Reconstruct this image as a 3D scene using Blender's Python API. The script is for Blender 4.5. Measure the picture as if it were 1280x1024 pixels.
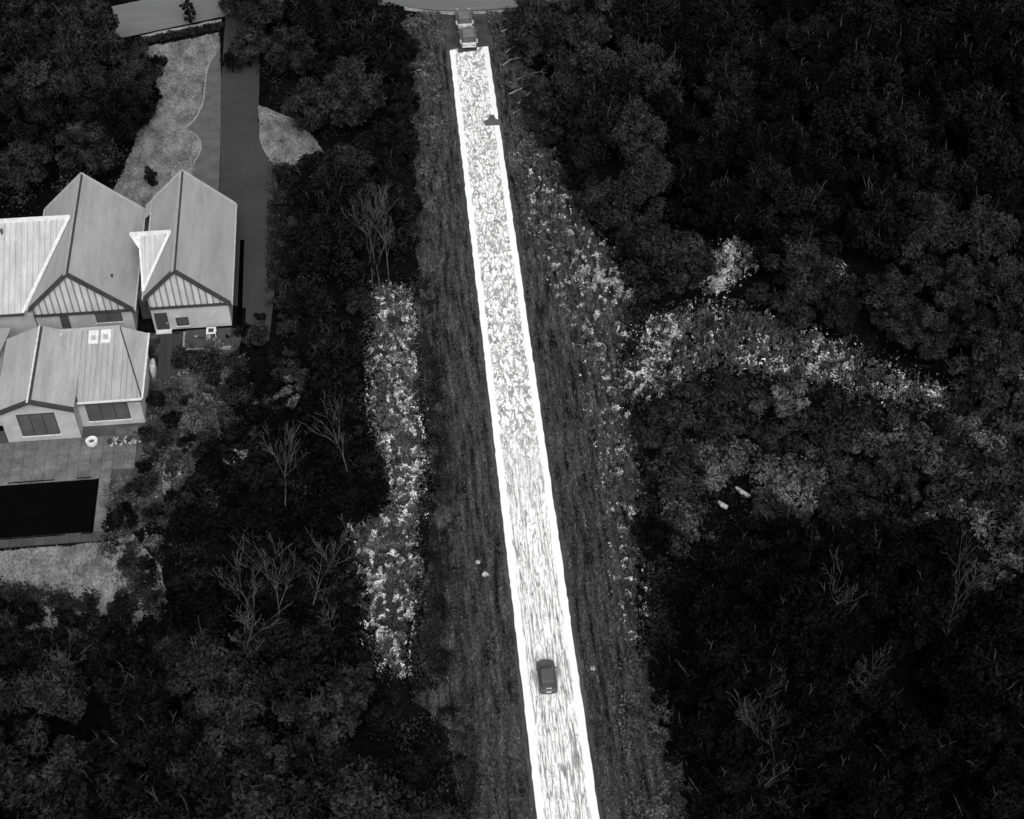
import bpy, math, random
from mathutils import Vector, noise
R = math.radians
scene = bpy.context.scene
for o in list(bpy.data.objects): bpy.data.objects.remove(o)

# ------------------------------------------------------------------ camera
cam_d = bpy.data.cameras.new('camera'); cam = bpy.data.objects.new('camera', cam_d)
scene.collection.objects.link(cam)
cam.location = (-11.0, 0.0, 125.0)
cam.rotation_euler = (R(90 - 47.726), 0, R(-5.364))
cam_d.sensor_width = 36.0; cam_d.lens = 36.0 * 1900 / 1280
cam_d.clip_start = 1.0; cam_d.clip_end = 5000.0
scene.camera = cam
# ------------------------------------------------------------------ sky, sun, exposure
SUN_EL, SUN_AZ = 52.0, 172.0          # azimuth clockwise from +Y: the light comes from behind the camera
world = bpy.data.worlds.new('World'); scene.world = world; world.use_nodes = True
nt = world.node_tree; nt.nodes.clear()
sky = nt.nodes.new('ShaderNodeTexSky'); sky.sky_type = 'NISHITA'; sky.sun_disc = False
sky.sun_elevation = R(SUN_EL); sky.sun_rotation = R(SUN_AZ); sky.air_density = 1.0; sky.dust_density = 4.0
bw = nt.nodes.new('ShaderNodeRGBToBW'); bg = nt.nodes.new('ShaderNodeBackground'); wo = nt.nodes.new('ShaderNodeOutputWorld')
nt.links.new(sky.outputs[0], bw.inputs[0]); nt.links.new(bw.outputs[0], bg.inputs[0]); nt.links.new(bg.outputs[0], wo.inputs[0])
bg.inputs[1].default_value = 0.12
sl = bpy.data.lights.new('sun', 'SUN'); sl.energy = 0.9; sl.angle = R(45); sl.color = (1, 1, 1)
sun = bpy.data.objects.new('sun', sl); scene.collection.objects.link(sun)
d = Vector((math.sin(R(SUN_AZ)) * math.cos(R(SUN_EL)), math.cos(R(SUN_AZ)) * math.cos(R(SUN_EL)), math.sin(R(SUN_EL))))
sun.rotation_euler = (-d).to_track_quat('-Z', 'Y').to_euler(); sun.location = (0, 60, 150)
vs = scene.view_settings
vs.view_transform = 'Standard'; vs.look = 'None'; vs.gamma = 1; vs.use_curve_mapping = False
vs.exposure = 0.40
scene.cycles.max_bounces = 5; scene.cycles.diffuse_bounces = 3
try: scene.cycles.use_denoising = True
except Exception: pass

# ------------------------------------------------------------------ helpers
col = scene.collection
ORIG = {}
def lin(s):
    s = s / 255.0
    return s / 12.92 if s <= 0.04045 else ((s + 0.055) / 1.055) ** 2.4
def tag(o, label=None, cat=None, group=None, kind=None):
    if label: o['label'] = label
    if cat: o['category'] = cat
    if group: o['group'] = group
    if kind: o['kind'] = kind
    return o
def empty(name, loc, label=None, cat=None, group=None, rz=0.0):
    o = bpy.data.objects.new(name, None); col.objects.link(o)
    o.location = loc; o.rotation_euler = (0, 0, rz); o.empty_display_size = 0.3
    ORIG[o.name] = Vector(loc); return tag(o, label, cat, group)
class MB:
    def __init__(s): s.v = []; s.f = []
    def box(s, x0, x1, y0, y1, z0, z1):
        b = len(s.v)
        s.v += [(x0,y0,z0),(x1,y0,z0),(x1,y1,z0),(x0,y1,z0),(x0,y0,z1),(x1,y0,z1),(x1,y1,z1),(x0,y1,z1)]
        s.f += [tuple(b+i for i in q) for q in ((0,3,2,1),(4,5,6,7),(0,1,5,4),(1,2,6,5),(2,3,7,6),(3,0,4,7))]
        return s
    def prism(s, pts, off):                 # polygon swept along an offset
        b = len(s.v); n = len(pts); off = Vector(off)
        s.v += [tuple(p) for p in pts] + [tuple(Vector(p) + off) for p in pts]
        s.f.append(tuple(range(b, b+n))); s.f.append(tuple(range(b+2*n-1, b+n-1, -1)))
        for i in range(n):
            j = (i+1) % n; s.f.append((b+i, b+n+i, b+n+j, b+j))
        return s
    def bar(s, a, c, w, h):                 # straight bar between two points
        a = Vector(a); c = Vector(c); t = (c-a).normalized()
        sd = t.cross(Vector((0,0,1)))
        if sd.length < 1e-3: sd = Vector((1,0,0))
        sd = sd.normalized() * (w/2); u = sd.cross(t).normalized() * (h/2)
        return s.prism([a-sd-u, a+sd-u, a+sd+u, a-sd+u], c-a)
    def tube(s, pts, rad, n=6, cap=True):
        b = len(s.v); pts = [Vector(p) for p in pts]
        for i, p in enumerate(pts):
            t = (pts[min(i+1, len(pts)-1)] - pts[max(i-1, 0)]).normalized()
            a = t.cross(Vector((0.13, 0.97, 0.2)))
            if a.length < 1e-3: a = Vector((1,0,0))
            a.normalize(); c = t.cross(a)
            for k in range(n):
                q = 2*math.pi*k/n; s.v.append(tuple(p + (a*math.cos(q) + c*math.sin(q)) * rad[i]))
        for i in range(len(pts)-1):
            for k in range(n):
                s.f.append((b+i*n+k, b+i*n+(k+1)%n, b+(i+1)*n+(k+1)%n, b+(i+1)*n+k))
        if cap:
            s.f.append(tuple(b+k for k in range(n-1, -1, -1))); e = b+(len(pts)-1)*n
            s.f.append(tuple(e+k for k in range(n)))
        return s
    def loft(s, rings, cap=True):           # rings of equal length
        b = len(s.v); n = len(rings[0])
        for r in rings: s.v += [tuple(p) for p in r]
        for i in range(len(rings)-1):
            for k in range(n):
                s.f.append((b+i*n+k, b+i*n+(k+1)%n, b+(i+1)*n+(k+1)%n, b+(i+1)*n+k))
        if cap:
            s.f.append(tuple(b+k for k in range(n-1,-1,-1))); e = b+(len(rings)-1)*n; s.f.append(tuple(e+k for k in range(n)))
        return s
    def mesh(s, name, m):
        me = bpy.data.meshes.new(name); me.from_pydata([tuple(p) for p in s.v], [], s.f); me.update()
        if m: me.materials.append(m)
        return me
    def build(s, name, m, parent=None, smooth=False):
        me = s.mesh(name, m)
        if smooth: me.polygons.foreach_set('use_smooth', [True]*len(me.polygons))
        return link(name, me, parent)
def link(name, me, parent=None, world=True):
    o = bpy.data.objects.new(name, me); col.objects.link(o)
    if parent:
        o.parent = parent
        if world: o.location = -ORIG.get(parent.name, Vector((0,0,0)))
    return o
def copy_tree(o, parent=None):
    c = o.copy(); col.objects.link(c); c.parent = parent
    for ch in o.children: copy_tree(ch, c)
    return c
def inside(x, y, poly):
    r = False; n = len(poly); j = n-1
    for i in range(n):
        xi, yi = poly[i]; xj, yj = poly[j]
        if (yi > y) != (yj > y) and x < (xj-xi)*(y-yi)/(yj-yi)+xi: r = not r
        j = i
    return r
def ragged(poly, step=1.2, amp=0.5, seed=1):   # natural outline: resample and jitter along noise
    out = []
    for i in range(len(poly)):
        a = Vector((*poly[i], 0)); b = Vector((*poly[(i+1) % len(poly)], 0)); n = max(1, int((b-a).length/step))
        for k in range(n):
            p = a.lerp(b, k/n)
            q = noise.noise_vector(Vector((p.x*0.35, p.y*0.35, seed*7.3))) * amp + noise.noise_vector(Vector((p.x*1.3, p.y*1.3, seed*3.1))) * amp*0.5
            out.append((p.x+q.x, p.y+q.y))
    return out
def sheet(name, poly, z, m, kind='structure', thick=0.0):
    mb = MB()
    if thick: mb.prism([(x, y, z-thick) for x, y in poly], (0, 0, thick))
    else:
        mb.v = [(x, y, z) for x, y in poly]; mb.f = [tuple(range(len(poly)))]
    o = mb.build(name, m); tag(o, kind=kind)
    me = o.data                                           # faces up
    if not thick and me.polygons[0].normal.z < 0: me.flip_normals()
    return o

# ------------------------------------------------------------------ materials (all greys: the picture is a heat picture)
def new_mat(name, spec=0.15, rough=0.8):
    m = bpy.data.materials.new(name); m.use_nodes = True
    n = m.node_tree.nodes; b = n['Principled BSDF']
    b.inputs['Roughness'].default_value = rough; b.inputs['Specular IOR Level'].default_value = spec
    return m, m.node_tree, b
def nd(t, kind, **kw):
    n = t.nodes.new(kind)
    for k, v in kw.items():
        if k in ('operation', 'blend_type', 'data_type', 'interpolation_type', 'feature', 'noise_dimensions'): setattr(n, k, v)
        else: n.inputs[k].default_value = v
    return n
def coords(t, sc=(1,1,1), world=True, rot=(0,0,0)):
    mp = nd(t, 'ShaderNodeMapping', Scale=sc, Rotation=rot)
    if world:
        g = t.nodes.new('ShaderNodeNewGeometry'); t.links.new(g.outputs['Position'], mp.inputs[0])
    else:
        g = t.nodes.new('ShaderNodeTexCoord'); t.links.new(g.outputs['Object'], mp.inputs[0])
    return mp
def ramp(t, src, stops):
    r = t.nodes.new('ShaderNodeValToRGB'); e = r.color_ramp.elements
    while len(e) < len(stops): e.new(0.5)
    for i, (p, v) in enumerate(stops): e[i].position = p; e[i].color = (v, v, v, 1)
    t.links.new(src, r.inputs[0]); return r
def mul(t, a, b, op='MULTIPLY'):
    m = nd(t, 'ShaderNodeMath', operation=op)
    for i, x in enumerate((a, b)):
        if isinstance(x, (int, float)): m.inputs[i].default_value = x
        else: t.links.new(x, m.inputs[i])
    return m.outputs[0]
def mottled(name, lo, hi, sc=(1,1,1), detail=5, spec=0.1, rough=0.85, bump=0.0, fine=0.25, world=True, rnd=0.0, p0=0.3, p1=0.7):
    """grey between two display levels, clouded by noise, with a finer grain over it"""
    m, t, b = new_mat(name, spec, rough)
    mp = coords(t, sc, world); nz = nd(t, 'ShaderNodeTexNoise', Scale=1.0, Detail=detail, Roughness=0.6)
    t.links.new(mp.outputs[0], nz.inputs['Vector'])
    r = ramp(t, nz.outputs[0], [(p0, lin(lo)), (p1, lin(hi))])
    out = r.outputs[0]
    if fine:
        n2 = nd(t, 'ShaderNodeTexNoise', Scale=7.0, Detail=2.0); t.links.new(mp.outputs[0], n2.inputs['Vector'])
        r2 = ramp(t, n2.outputs[0], [(0.3, 1-fine), (0.7, 1+fine)]); out = mul(t, out, r2.outputs[0])
    if rnd:
        oi = t.nodes.new('ShaderNodeObjectInfo'); mr = nd(t, 'ShaderNodeMapRange'); mr.inputs[3].default_value = 1-rnd; mr.inputs[4].default_value = 1+rnd
        t.links.new(oi.outputs['Random'], mr.inputs[0]); out = mul(t, out, mr.outputs[0])
    t.links.new(out, b.inputs['Base Color'])
    if bump:
        bp = nd(t, 'ShaderNodeBump', Strength=bump, Distance=0.05); t.links.new(nz.outputs[0], bp.inputs['Height']); t.links.new(bp.outputs[0], b.inputs['Normal'])
    return m
def leaf_mat(name, lo, hi, rnd=0.35, sc=0.55, p0=0.35, p1=0.65):
    return mottled(name, lo, hi, (sc, sc, sc), 5, 0.0, 1.0, 0, 0.75, True, rnd, p0, p1)

M = {}
M['floor'] = mottled('forest_floor', 8, 22, (0.25, 0.25, 0.25), 8, 0, 1, 0.3, 0.5)
M['leaf_dark'] = leaf_mat('leaf_dark', 10, 34, 0.14)
M['leaf_black'] = leaf_mat('leaf_black', 8, 22, 0.12)
M['leaf_mid'] = leaf_mat('leaf_mid', 20, 58, 0.18)
M['leaf_grey'] = leaf_mat('leaf_grey', 40, 104)
M['leaf_pale'] = leaf_mat('leaf_pale', 76, 222, 0.15, 0.9, 0.42, 0.62)
M['bark_dark'] = mottled('bark_dark', 12, 30, (2,2,0.5), 4, 0, 1)
M['bark_dim'] = mottled('bark_dim', 30, 95, (1.5,1.5,0.6), 4, 0, 1, 0, 0.3)
M['patch'] = mottled('road_patch', 84, 104, (0.8,0.8,1), 4, 0, 1, 0, 0.1)
M['bark_pale'] = mottled('bark_pale', 36, 108, (1.5,1.5,0.6), 4, 0, 1, 0, 0.3)
M['verge'] = mottled('verge_ground', 30, 92, (1.3, 0.09, 1), 9, 0, 1, 0.2, 0.35)
M['verge_grass'] = mottled('verge_grass', 28, 138, (1.8, 0.20, 1), 8, 0, 1, 0, 0.7, True, 0, 0.38, 0.76)
M['verge_glow'] = mottled('road_glow_strip', 52, 88, (2.2, 0.16, 1), 7, 0, 1, 0, 0.3)
M['lawn'] = mottled('lawn_ground', 88, 152, (0.6, 0.35, 0.5), 9, 0, 1, 0.2, 0.3)
M['lawn_grass'] = mottled('lawn_grass', 90, 165, (0.6, 0.35, 0.5), 7, 0, 1, 0, 0.2)
M['side_grass'] = mottled('side_grass', 84, 104, (0.6, 0.6, 0.6), 6, 0, 1, 0.1, 0.18)
M['drive'] = mottled('driveway_asphalt', 60, 70, (0.15, 0.15, 1), 5, 0.05, 0.9, 0, 0.06)
M['cross'] = mottled('cross_road_asphalt', 108, 120, (0.05, 0.4, 1), 5, 0.05, 0.9, 0, 0.05)
M['apron'] = mottled('junction_asphalt', 48, 84, (0.4, 0.5, 1), 5, 0.05, 0.9, 0, 0.15)
M['edge'] = mottled('pale_edging', 120, 165, (0.8, 0.8, 1), 5, 0, 1, 0, 0.25)
M['patio'] = mottled('patio_stone', 88, 122, (0.5, 0.5, 0.5), 7, 0.05, 0.9, 0, 0.15, True, 0.12)
M['coping'] = mottled('pool_coping', 68, 84, (0.5, 0.5, 0.5), 4, 0.05, 0.9, 0, 0.12, True, 0.08)
M['pool_wall'] = mottled('pool_wall', 4, 8, (1,1,1), 2, 0, 1)
M['water'] = mottled('pool_water', 6, 10, (0.3, 0.3, 1), 3, 0.02, 0.35, 0, 0.1)
M['deck'] = mottled('deck_board', 60, 72, (2, 0.2, 1), 4, 0.05, 0.9, 0, 0.12, True, 0.1)
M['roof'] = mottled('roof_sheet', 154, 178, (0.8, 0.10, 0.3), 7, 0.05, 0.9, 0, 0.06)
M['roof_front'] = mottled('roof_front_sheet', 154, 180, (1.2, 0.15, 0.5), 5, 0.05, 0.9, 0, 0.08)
M['roof_sunny'] = mottled('roof_sunlit_sheet', 172, 204, (1.2, 0.15, 0.5), 5, 0.05, 0.9, 0, 0.08)  # sun-facing slopes: their extra brightness is painted into the sheet
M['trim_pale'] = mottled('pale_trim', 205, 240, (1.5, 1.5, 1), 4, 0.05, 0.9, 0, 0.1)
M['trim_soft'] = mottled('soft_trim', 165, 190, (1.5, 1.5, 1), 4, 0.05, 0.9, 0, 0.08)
M['trim_dark'] = mottled('dark_trim', 62, 76, (1.5, 1.5, 1), 4, 0.05, 0.9, 0, 0.08)
M['wall'] = mottled('rendered_wall', 168, 198, (0.5, 0.5, 0.5), 5, 0.03, 0.95, 0, 0.08)
M['clad'] = mottled('cladding', 182, 212, (1.2, 1.2, 0.3), 4, 0.03, 0.95, 0, 0.08, True, 0.06)
M['clad_gap'] = mottled('cladding_backing', 132, 146, (1, 1, 1), 3, 0.03, 0.95, 0, 0.05)
M['glass'] = mottled('window_glass', 78, 98, (0.5, 0.5, 0.4), 3, 0.3, 0.25, 0, 0.05)
M['door'] = mottled('dark_door', 66, 78, (0.8, 0.8, 0.4), 3, 0.1, 0.6, 0, 0.05)
M['white'] = mottled('white_object', 190, 235, (1, 1, 1), 3, 0.1, 0.7, 0, 0.06)
M['car_dark'] = mottled('car_paint_dark', 80, 96, (0.8, 0.8, 0.8), 3, 0.25, 0.4, 0, 0.04)
M['car_glass'] = mottled('car_glass', 62, 76, (0.8, 0.8, 0.8), 2, 0.3, 0.3, 0, 0.04)
M['car_grey'] = mottled('car_paint_grey', 100, 120, (0.8, 0.8, 0.8), 3, 0.2, 0.45, 0, 0.04)
M['tyre'] = mottled('tyre', 70, 90, (1, 1, 1), 2, 0, 1)
M['stone'] = mottled('pale_stone', 150, 215, (1.5, 1.5, 1.5), 4, 0, 1)
M['gravel_shaded'] = mottled('shaded_gravel', 3, 8, (2, 2, 2), 4, 0, 1)

def road_mat():
    """hot asphalt: near white, broken by streaks and contour-like sensor speckle running with the traffic"""
    m, t, b = new_mat('hot_asphalt', 0.0, 1.0)
    def lines(sx, sy, width, sh, dist=0.35, detail=3.0):
        mp = coords(t, (sx, sy, 1)); mp.inputs['Location'].default_value = sh
        nz = nd(t, 'ShaderNodeTexNoise', Scale=1.0, Detail=detail, Distortion=dist, Roughness=0.55); t.links.new(mp.outputs[0], nz.inputs['Vector'])
        a = mul(t, mul(t, nz.outputs[0], 0.5, 'SUBTRACT'), 0, 'ADD'); ab = nd(t, 'ShaderNodeMath', operation='ABSOLUTE'); t.links.new(a, ab.inputs[0])
        mr = nd(t, 'ShaderNodeMapRange'); mr.inputs[1].default_value = width; mr.inputs[2].default_value = width*0.75; t.links.new(ab.outputs[0], mr.inputs[0])
        return mr.outputs[0], nz.outputs[0]
    near, nn = lines(2.0, 0.12, 0.034, (3.1, 0.7, 0))
    near2, _ = lines(2.4, 0.42, 0.026, (9.7, 4.2, 0))
    far, fn = lines(1.25, 0.50, 0.040, (21.3, 8.8, 0))
    far2, _ = lines(1.7, 0.56, 0.028, (11.3, 2.8, 0))
    g = t.nodes.new('ShaderNodeNewGeometry'); sx = t.nodes.new('ShaderNodeSeparateXYZ'); t.links.new(g.outputs['Position'], sx.inputs[0])
    yr = nd(t, 'ShaderNodeMapRange'); yr.inputs[1].default_value = 98; yr.inputs[2].default_value = 112; t.links.new(sx.outputs[1], yr.inputs[0])
    mx = lambda a, c: mul(t, a, c, 'MAXIMUM')
    a = mul(t, mx(near, mul(t, near2, 0.7)), mul(t, 1.0, yr.outputs[0], 'SUBTRACT')); c = mul(t, mx(far, mul(t, far2, 0.8)), yr.outputs[0])
    marks = mul(t, a, c, 'ADD')
    # the two outer half metres stay clean
    ax = nd(t, 'ShaderNodeMath', operation='ABSOLUTE'); t.links.new(sx.outputs[0], ax.inputs[0])
    wig = nd(t, 'ShaderNodeTexNoise', Scale=0.5, Detail=3.0); t.links.new(g.outputs['Position'], wig.inputs['Vector'])
    ee = nd(t, 'ShaderNodeMapRange'); ee.inputs[1].default_value = 2.36; ee.inputs[2].default_value = 2.2
    t.links.new(mul(t, ax.outputs[0], mul(t, wig.outputs[0], 0.5), 'ADD'), ee.inputs[0])
    marks = mul(t, marks, ee.outputs[0])
    tone = nd(t, 'ShaderNodeTexNoise', Scale=0.9, Detail=3.0); t.links.new(g.outputs['Position'], tone.inputs['Vector'])
    st = ramp(t, tone.outputs[0], [(0.3, 0.62), (0.7, 1.0)])
    marks = mul(t, marks, st.outputs[0])
    mr = nd(t, 'ShaderNodeMapRange'); mr.inputs[3].default_value = 0.96; mr.inputs[4].default_value = 0.22
    t.links.new(marks, mr.inputs[0]); t.links.new(mr.outputs[0], b.inputs['Base Color'])
    return m
M['road'] = road_mat()

# ------------------------------------------------------------------ the ground and its sheets
g = MB(); g.v = [(-1500,-1300,0),(1500,-1300,0),(1500,1700,0),(-1500,1700,0)]; g.f = [(0,1,2,3)]
tag(g.build('ground', M['floor']), kind='structure')

VERGE_L = [(-2.6,40),(-2.6,192),(-6.5,192.5),(-8.7,188),(-8.7,170),(-9.3,142),(-9.8,128),(-9.8,100),(-12.0,84),(-12.2,76.5),(-9.6,69.5),(-8.6,62),(-8.0,40)]
VERGE_R = [(2.6,40),(11.0,40),(10.4,64),(8.6,80),(10.2,92),(12.2,106),(11.8,116),(13.5,124),(15.5,130),(11.0,148),(8.9,157),(7.5,175),(7.0,190),(2.6,192)]
sheet('left_verge', ragged(VERGE_L, 0.8, 1.0, 2), 0.004, M['verge'])
sheet('right_verge', ragged(VERGE_R, 0.8, 1.3, 3), 0.004, M['verge'])
SCRUB_L1 = [(-14.6,134),(-11.2,133),(-10.6,124),(-11.4,116),(-10.8,108),(-11.4,101),(-12.2,97.0),(-13.8,97.5),(-13.8,103),(-15.6,116)]
SCRUB_L2 = [(-18.3,98),(-13.2,99.5),(-12.3,92),(-13.4,86),(-14.6,79.0),(-16.4,84),(-17.2,94)]
CLEAR1 = [(12.7,116.5),(14.2,113.5),(18.5,115),(24,118),(30,115.5),(36.5,113.2),(42,110.5),(48.6,107.6),(48.6,111.6),(42,114.5),(38,119.5),(34,122.5),(31,125),(27,126.5),(21.8,127),(17,124.5)]
CLEAR2 = [(24.0,129.0),(26.2,129.5),(31.3,134),(30.4,141),(27.6,137.5)]
CLEAR3 = [(36.8,127.4),(39.6,131.6),(41.4,131.8),(40.0,128.6)]

# main road with strips painting its glow onto the verge, junction mouth, cross road
sheet('road_glow_strip', [(-2.5,182.6),(-2.5,40)] + [(-3.45+0.3*noise.noise(Vector((1.7,k*0.9,0))),40+0.8*k) for k in range(178)], 0.012, M['verge_glow'])
sheet('road_glow_strip', [(2.5,182.6),(2.5,40)] + [(3.45+0.3*noise.noise(Vector((7.7,k*0.9,0))),40+0.8*k) for k in range(178)], 0.012, M['verge_glow'])
def edge_line(x, y0, y1, seed):
    rr = random.Random(seed); out = []; y = y0
    while y < y1:
        out.append((x + rr.uniform(-0.05, 0.05), y)); y += rr.uniform(0.5, 1.1)
    return out
le = edge_line(-2.76, 40, 182.7, 1); ri = edge_line(2.76, 40, 182.9, 2)
sheet('main_road', le + [(-1.6,182.7),(-1.5,181.7),(1.1,181.9),(1.2,182.8)] + ri[::-1], 0.016, M['road'])
sheet('road_patch', [(0.8,164.6),(0.7,165.6),(1.4,166.0),(1.7,166.9),(2.2,166.9),(2.4,165.9),(2.95,165.8),(2.95,164.5)], 0.020, M['patch'])
sheet('junction_mouth', [(-3.3,181.0),(3.3,181.0),(3.6,192.6),(-4.2,192.9)], 0.008, M['apron'])
low = [(-90,178.5),(-62,186),(-47.8,190.2),(-35.7,193.7),(-24,195.6),(-14,195.2),(-9.2,194.2),(-4.5,192.7),(0,192.1),(4.5,192.1),(9,192.4),(14.2,193.1),(24,195.2),(40,198.5),(90,206)]
sheet('cross_road', low + [(x-1.6, y+8.4) for x, y in low[::-1]], 0.012, M['cross'])
def strip(name, line, w, z, m, amp=0.12, seed=1):
    up = ragged(line, 0.7, amp, seed)[:-1]
    n = len(up); pts = [p for p in up if True]
    # only the forward run of the resampled line
    fwd = []
    for i in range(len(line)-1):
        a = Vector((*line[i],0)); b = Vector((*line[i+1],0)); k = max(1, int((b-a).length/0.7))
        for j in range(k):
            p = a.lerp(b, j/k); q = noise.noise_vector(Vector((p.x*0.8, p.y*0.8, seed)))*amp; fwd.append((p.x+q.x, p.y+q.y))
    fwd.append(line[-1])
    back = [(x + 0.1*w + noise.noise(Vector((x*0.9, y*0.9, seed+5)))*amp*1.5, y - w - noise.noise(Vector((x*0.7, y*0.7, seed+9)))*amp*2) for x, y in fwd[::-1]]
    return sheet(name, fwd + back, z, m)
strip('road_edging', [(-46.5,190.2),(-35.2,193.3)], 0.75, 0.016, M['edge'], 0.2, 3)
strip('road_edging', [(-8.6,193.9),(-4.5,192.4),(0.2,191.9)], 0.9, 0.016, M['edge'], 0.2, 4)
strip('road_edging', [(1.2,191.9),(4.6,191.9),(8.2,192.0)], 0.8, 0.016, M['edge'], 0.2, 5)

# garden sheets
LAWN_W = [(-46.0,187.2),(-40.5,188.2),(-35.5,189.9),(-35.2,186),(-36.2,182),(-37.1,178.5),(-37.2,171.2),(-38.9,167.8),(-36.8,163.5),(-37.6,158),(-38,150),(-50,150),(-47,158),(-45,168),(-42.6,175)]
sheet('front_lawn', ragged(LAWN_W, 0.8, 0.6, 9), 0.008, M['lawn'])
sheet('side_grass', [(-35.3,189.5),(-34.6,176),(-34.2,158),(-34.1,140),(-38.5,140),(-38.9,167.8),(-37.2,171.2),(-37.1,178.5),(-36.2,183)], 0.004, M['side_grass'])
strip_pts = [(-36.0,184.2),(-36.5,182.4),(-36.8,180.0),(-36.85,177.0),(-36.9,174.5),(-37.1,172.4),(-37.6,170.4),(-38.3,168.9),(-39.0,167.8)]
mb = MB()
for (a, b_) in zip(strip_pts[:-1], strip_pts[1:]): mb.bar((*a, 0.05), (*b_, 0.05), 0.22, 0.09)
o = mb.build('lawn_edging', M['edge']); tag(o, 'pale curved edging strip around the front lawn beside the driveway', 'edging')
mb = MB()
for (a, b_) in zip(*(lambda q: (q[:-1], q[1:]))([(-38.6,167.2),(-37.5,165.9),(-36.9,164.6),(-36.8,163.2),(-37.1,161.6),(-37.6,160.2)])): mb.bar((*a, 0.05), (*b_, 0.05), 0.2, 0.09)
o = mb.build('lawn_edging', M['edge']); tag(o, 'short pale edging strip on the lawn behind the right gabled house', 'edging')
DRIVE = [(-34.6,196),(-34.7,176),(-34.1,158),(-34.1,134),(-30.2,132.2),(-30.2,126.5),(-27.4,126.5),(-26.3,144),(-26.5,153),(-26.9,157.7),(-28.2,160.8),(-29.2,164.5),(-29.5,169),(-29.4,176),(-29.8,197)]
sheet('driveway', DRIVE, 0.010, M['drive'])
LAWN_E = [(-29.4,172),(-29.4,169),(-29.1,164.5),(-28.1,160.8),(-26.8,157.6),(-24,157),(-20.8,160.5),(-21.5,163),(-24,168)]
sheet('drive_lawn', ragged(LAWN_E, 0.7, 0.25, 10), 0.014, M['lawn'])
POOL_LAWN = [(-66,98.6),(-54,98.6),(-43.8,98.8),(-41,99.5),(-38.0,95),(-36.8,90),(-38,85),(-66,85)]
sheet('pool_lawn', ragged(POOL_LAWN, 0.9, 0.3, 11), 0.008, M['lawn'])
YARD = [(-43.8,99),(-40.5,100),(-36,106),(-33,112),(-31,120),(-30.5,128.9),(-41.5,128.9),(-41.2,115),(-43.8,108)]
sheet('yard_ground', ragged(YARD, 0.9, 0.4, 12), 0.006, mottled('yard_soil', 30, 100, (0.35, 0.35, 0.35), 8, 0, 1, 0.2, 0.5, True, 0, 0.38, 0.72))
sheet('shaded_drain_strip', [(-31.2,129.5),(-30.6,129.5),(-30.7,144.5),(-31.2,144.5)], 0.014, M['gravel_shaded'])  # drain strip beside the house, its shade painted in as near-black

# patio of slabs around the pool
patio = sheet('patio', [(-60,98.9),(-43.9,98.9),(-43.9,107.6),(-40.9,108.6),(-40.9,115.2),(-60,115.2)], 0.012, M['coping'])
slab = MB().box(-0.585, 0.585, -0.585, 0.585, 0, 0.13).mesh('slab', M['patio'])
slab_c = MB().box(-0.585, 0.585, -0.585, 0.585, 0, 0.13).mesh('slab_dark', M['coping'])
rr = random.Random(5)
PX0, PX1, PY0, PY1 = -62.0, -45.35, 100.0, 107.4
for i in range(14):
    for j in range(14):
        x = -44.5 - 1.2*i + (0); y = 99.45 + 1.2*j
        if x > -44.0: continue
        if PX0-0.3 < x < PX1+0.45 and PY0-0.2 < y < PY1+0.3: continue
        if y > 113.3: continue
        o = link('slab', slab_c if y < 100.6 else slab, patio, False); o.location = (x, y, 0.014 + rr.uniform(0, 0.02)); o.rotation_euler = (rr.uniform(-.004,.004), rr.uniform(-.004,.004), rr.uniform(-.01,.01))
for i in range(2):
    for j in range(5):
        o = link('slab', slab, patio, False); o.location = (-43.3 + 1.2*i, 109.0 + 1.2*j, 0.014 + rr.uniform(0, 0.02))
pool = empty('swimming_pool', (-50, 103.7, 0), 'long rectangular black-looking swimming pool set into the grey patio', 'pool')
w = MB(); w.v = [(PX0,PY0,0.05),(PX1,PY0,0.05),(PX1,PY1,0.05),(PX0,PY1,0.05)]; w.f = [(0,1,2,3)]
w.build('water', M['water'], pool)
MB().box(PX0-0.15,PX1+0.15,PY1,PY1+0.15,0.01,0.16).box(PX0-0.15,PX1+0.15,PY0-0.15,PY0,0.01,0.16).box(PX1,PX1+0.15,PY0+0.001,PY1-0.001,0.01,0.158).build('basin_wall', M['pool_wall'], pool)

# ------------------------------------------------------------------ houses
def ribbed(x0, x1, top, bot, pitch, groove, depth, thick=0.08):
    """sheet of standing ribs: top(x), bot(x) give the (y,z) of the upper and lower edge"""
    mb = MB(); xs = []; x = x0
    while x < x1 - 0.01:
        e = min(x + pitch - groove, x1)
        xs += [(x, 0.0), (e, 0.0)]
        if e < x1 - 0.02:
            g1 = min(e + groove, x1); xs += [(e + 0.01, -depth), (g1 - 0.01, -depth)]
        x += pitch
    for x, dz in xs:
        t = top(x); b = bot(x); mb.v += [(x, t[0], t[1]+dz), (x, b[0], b[1]+dz)]
    n = len(xs)
    for i in range(n-1): mb.f.append((2*i, 2*i+1, 2*i+3, 2*i+2))
    b0 = len(mb.v)
    for x, dz in ((x0, 0), (x1, 0)):
        t = top(x); b = bot(x); mb.v += [(x, t[0], t[1]-depth-thick), (x, b[0], b[1]-depth-thick)]
    mb.f.append((b0, b0+2, b0+3, b0+1))
    return mb
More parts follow.
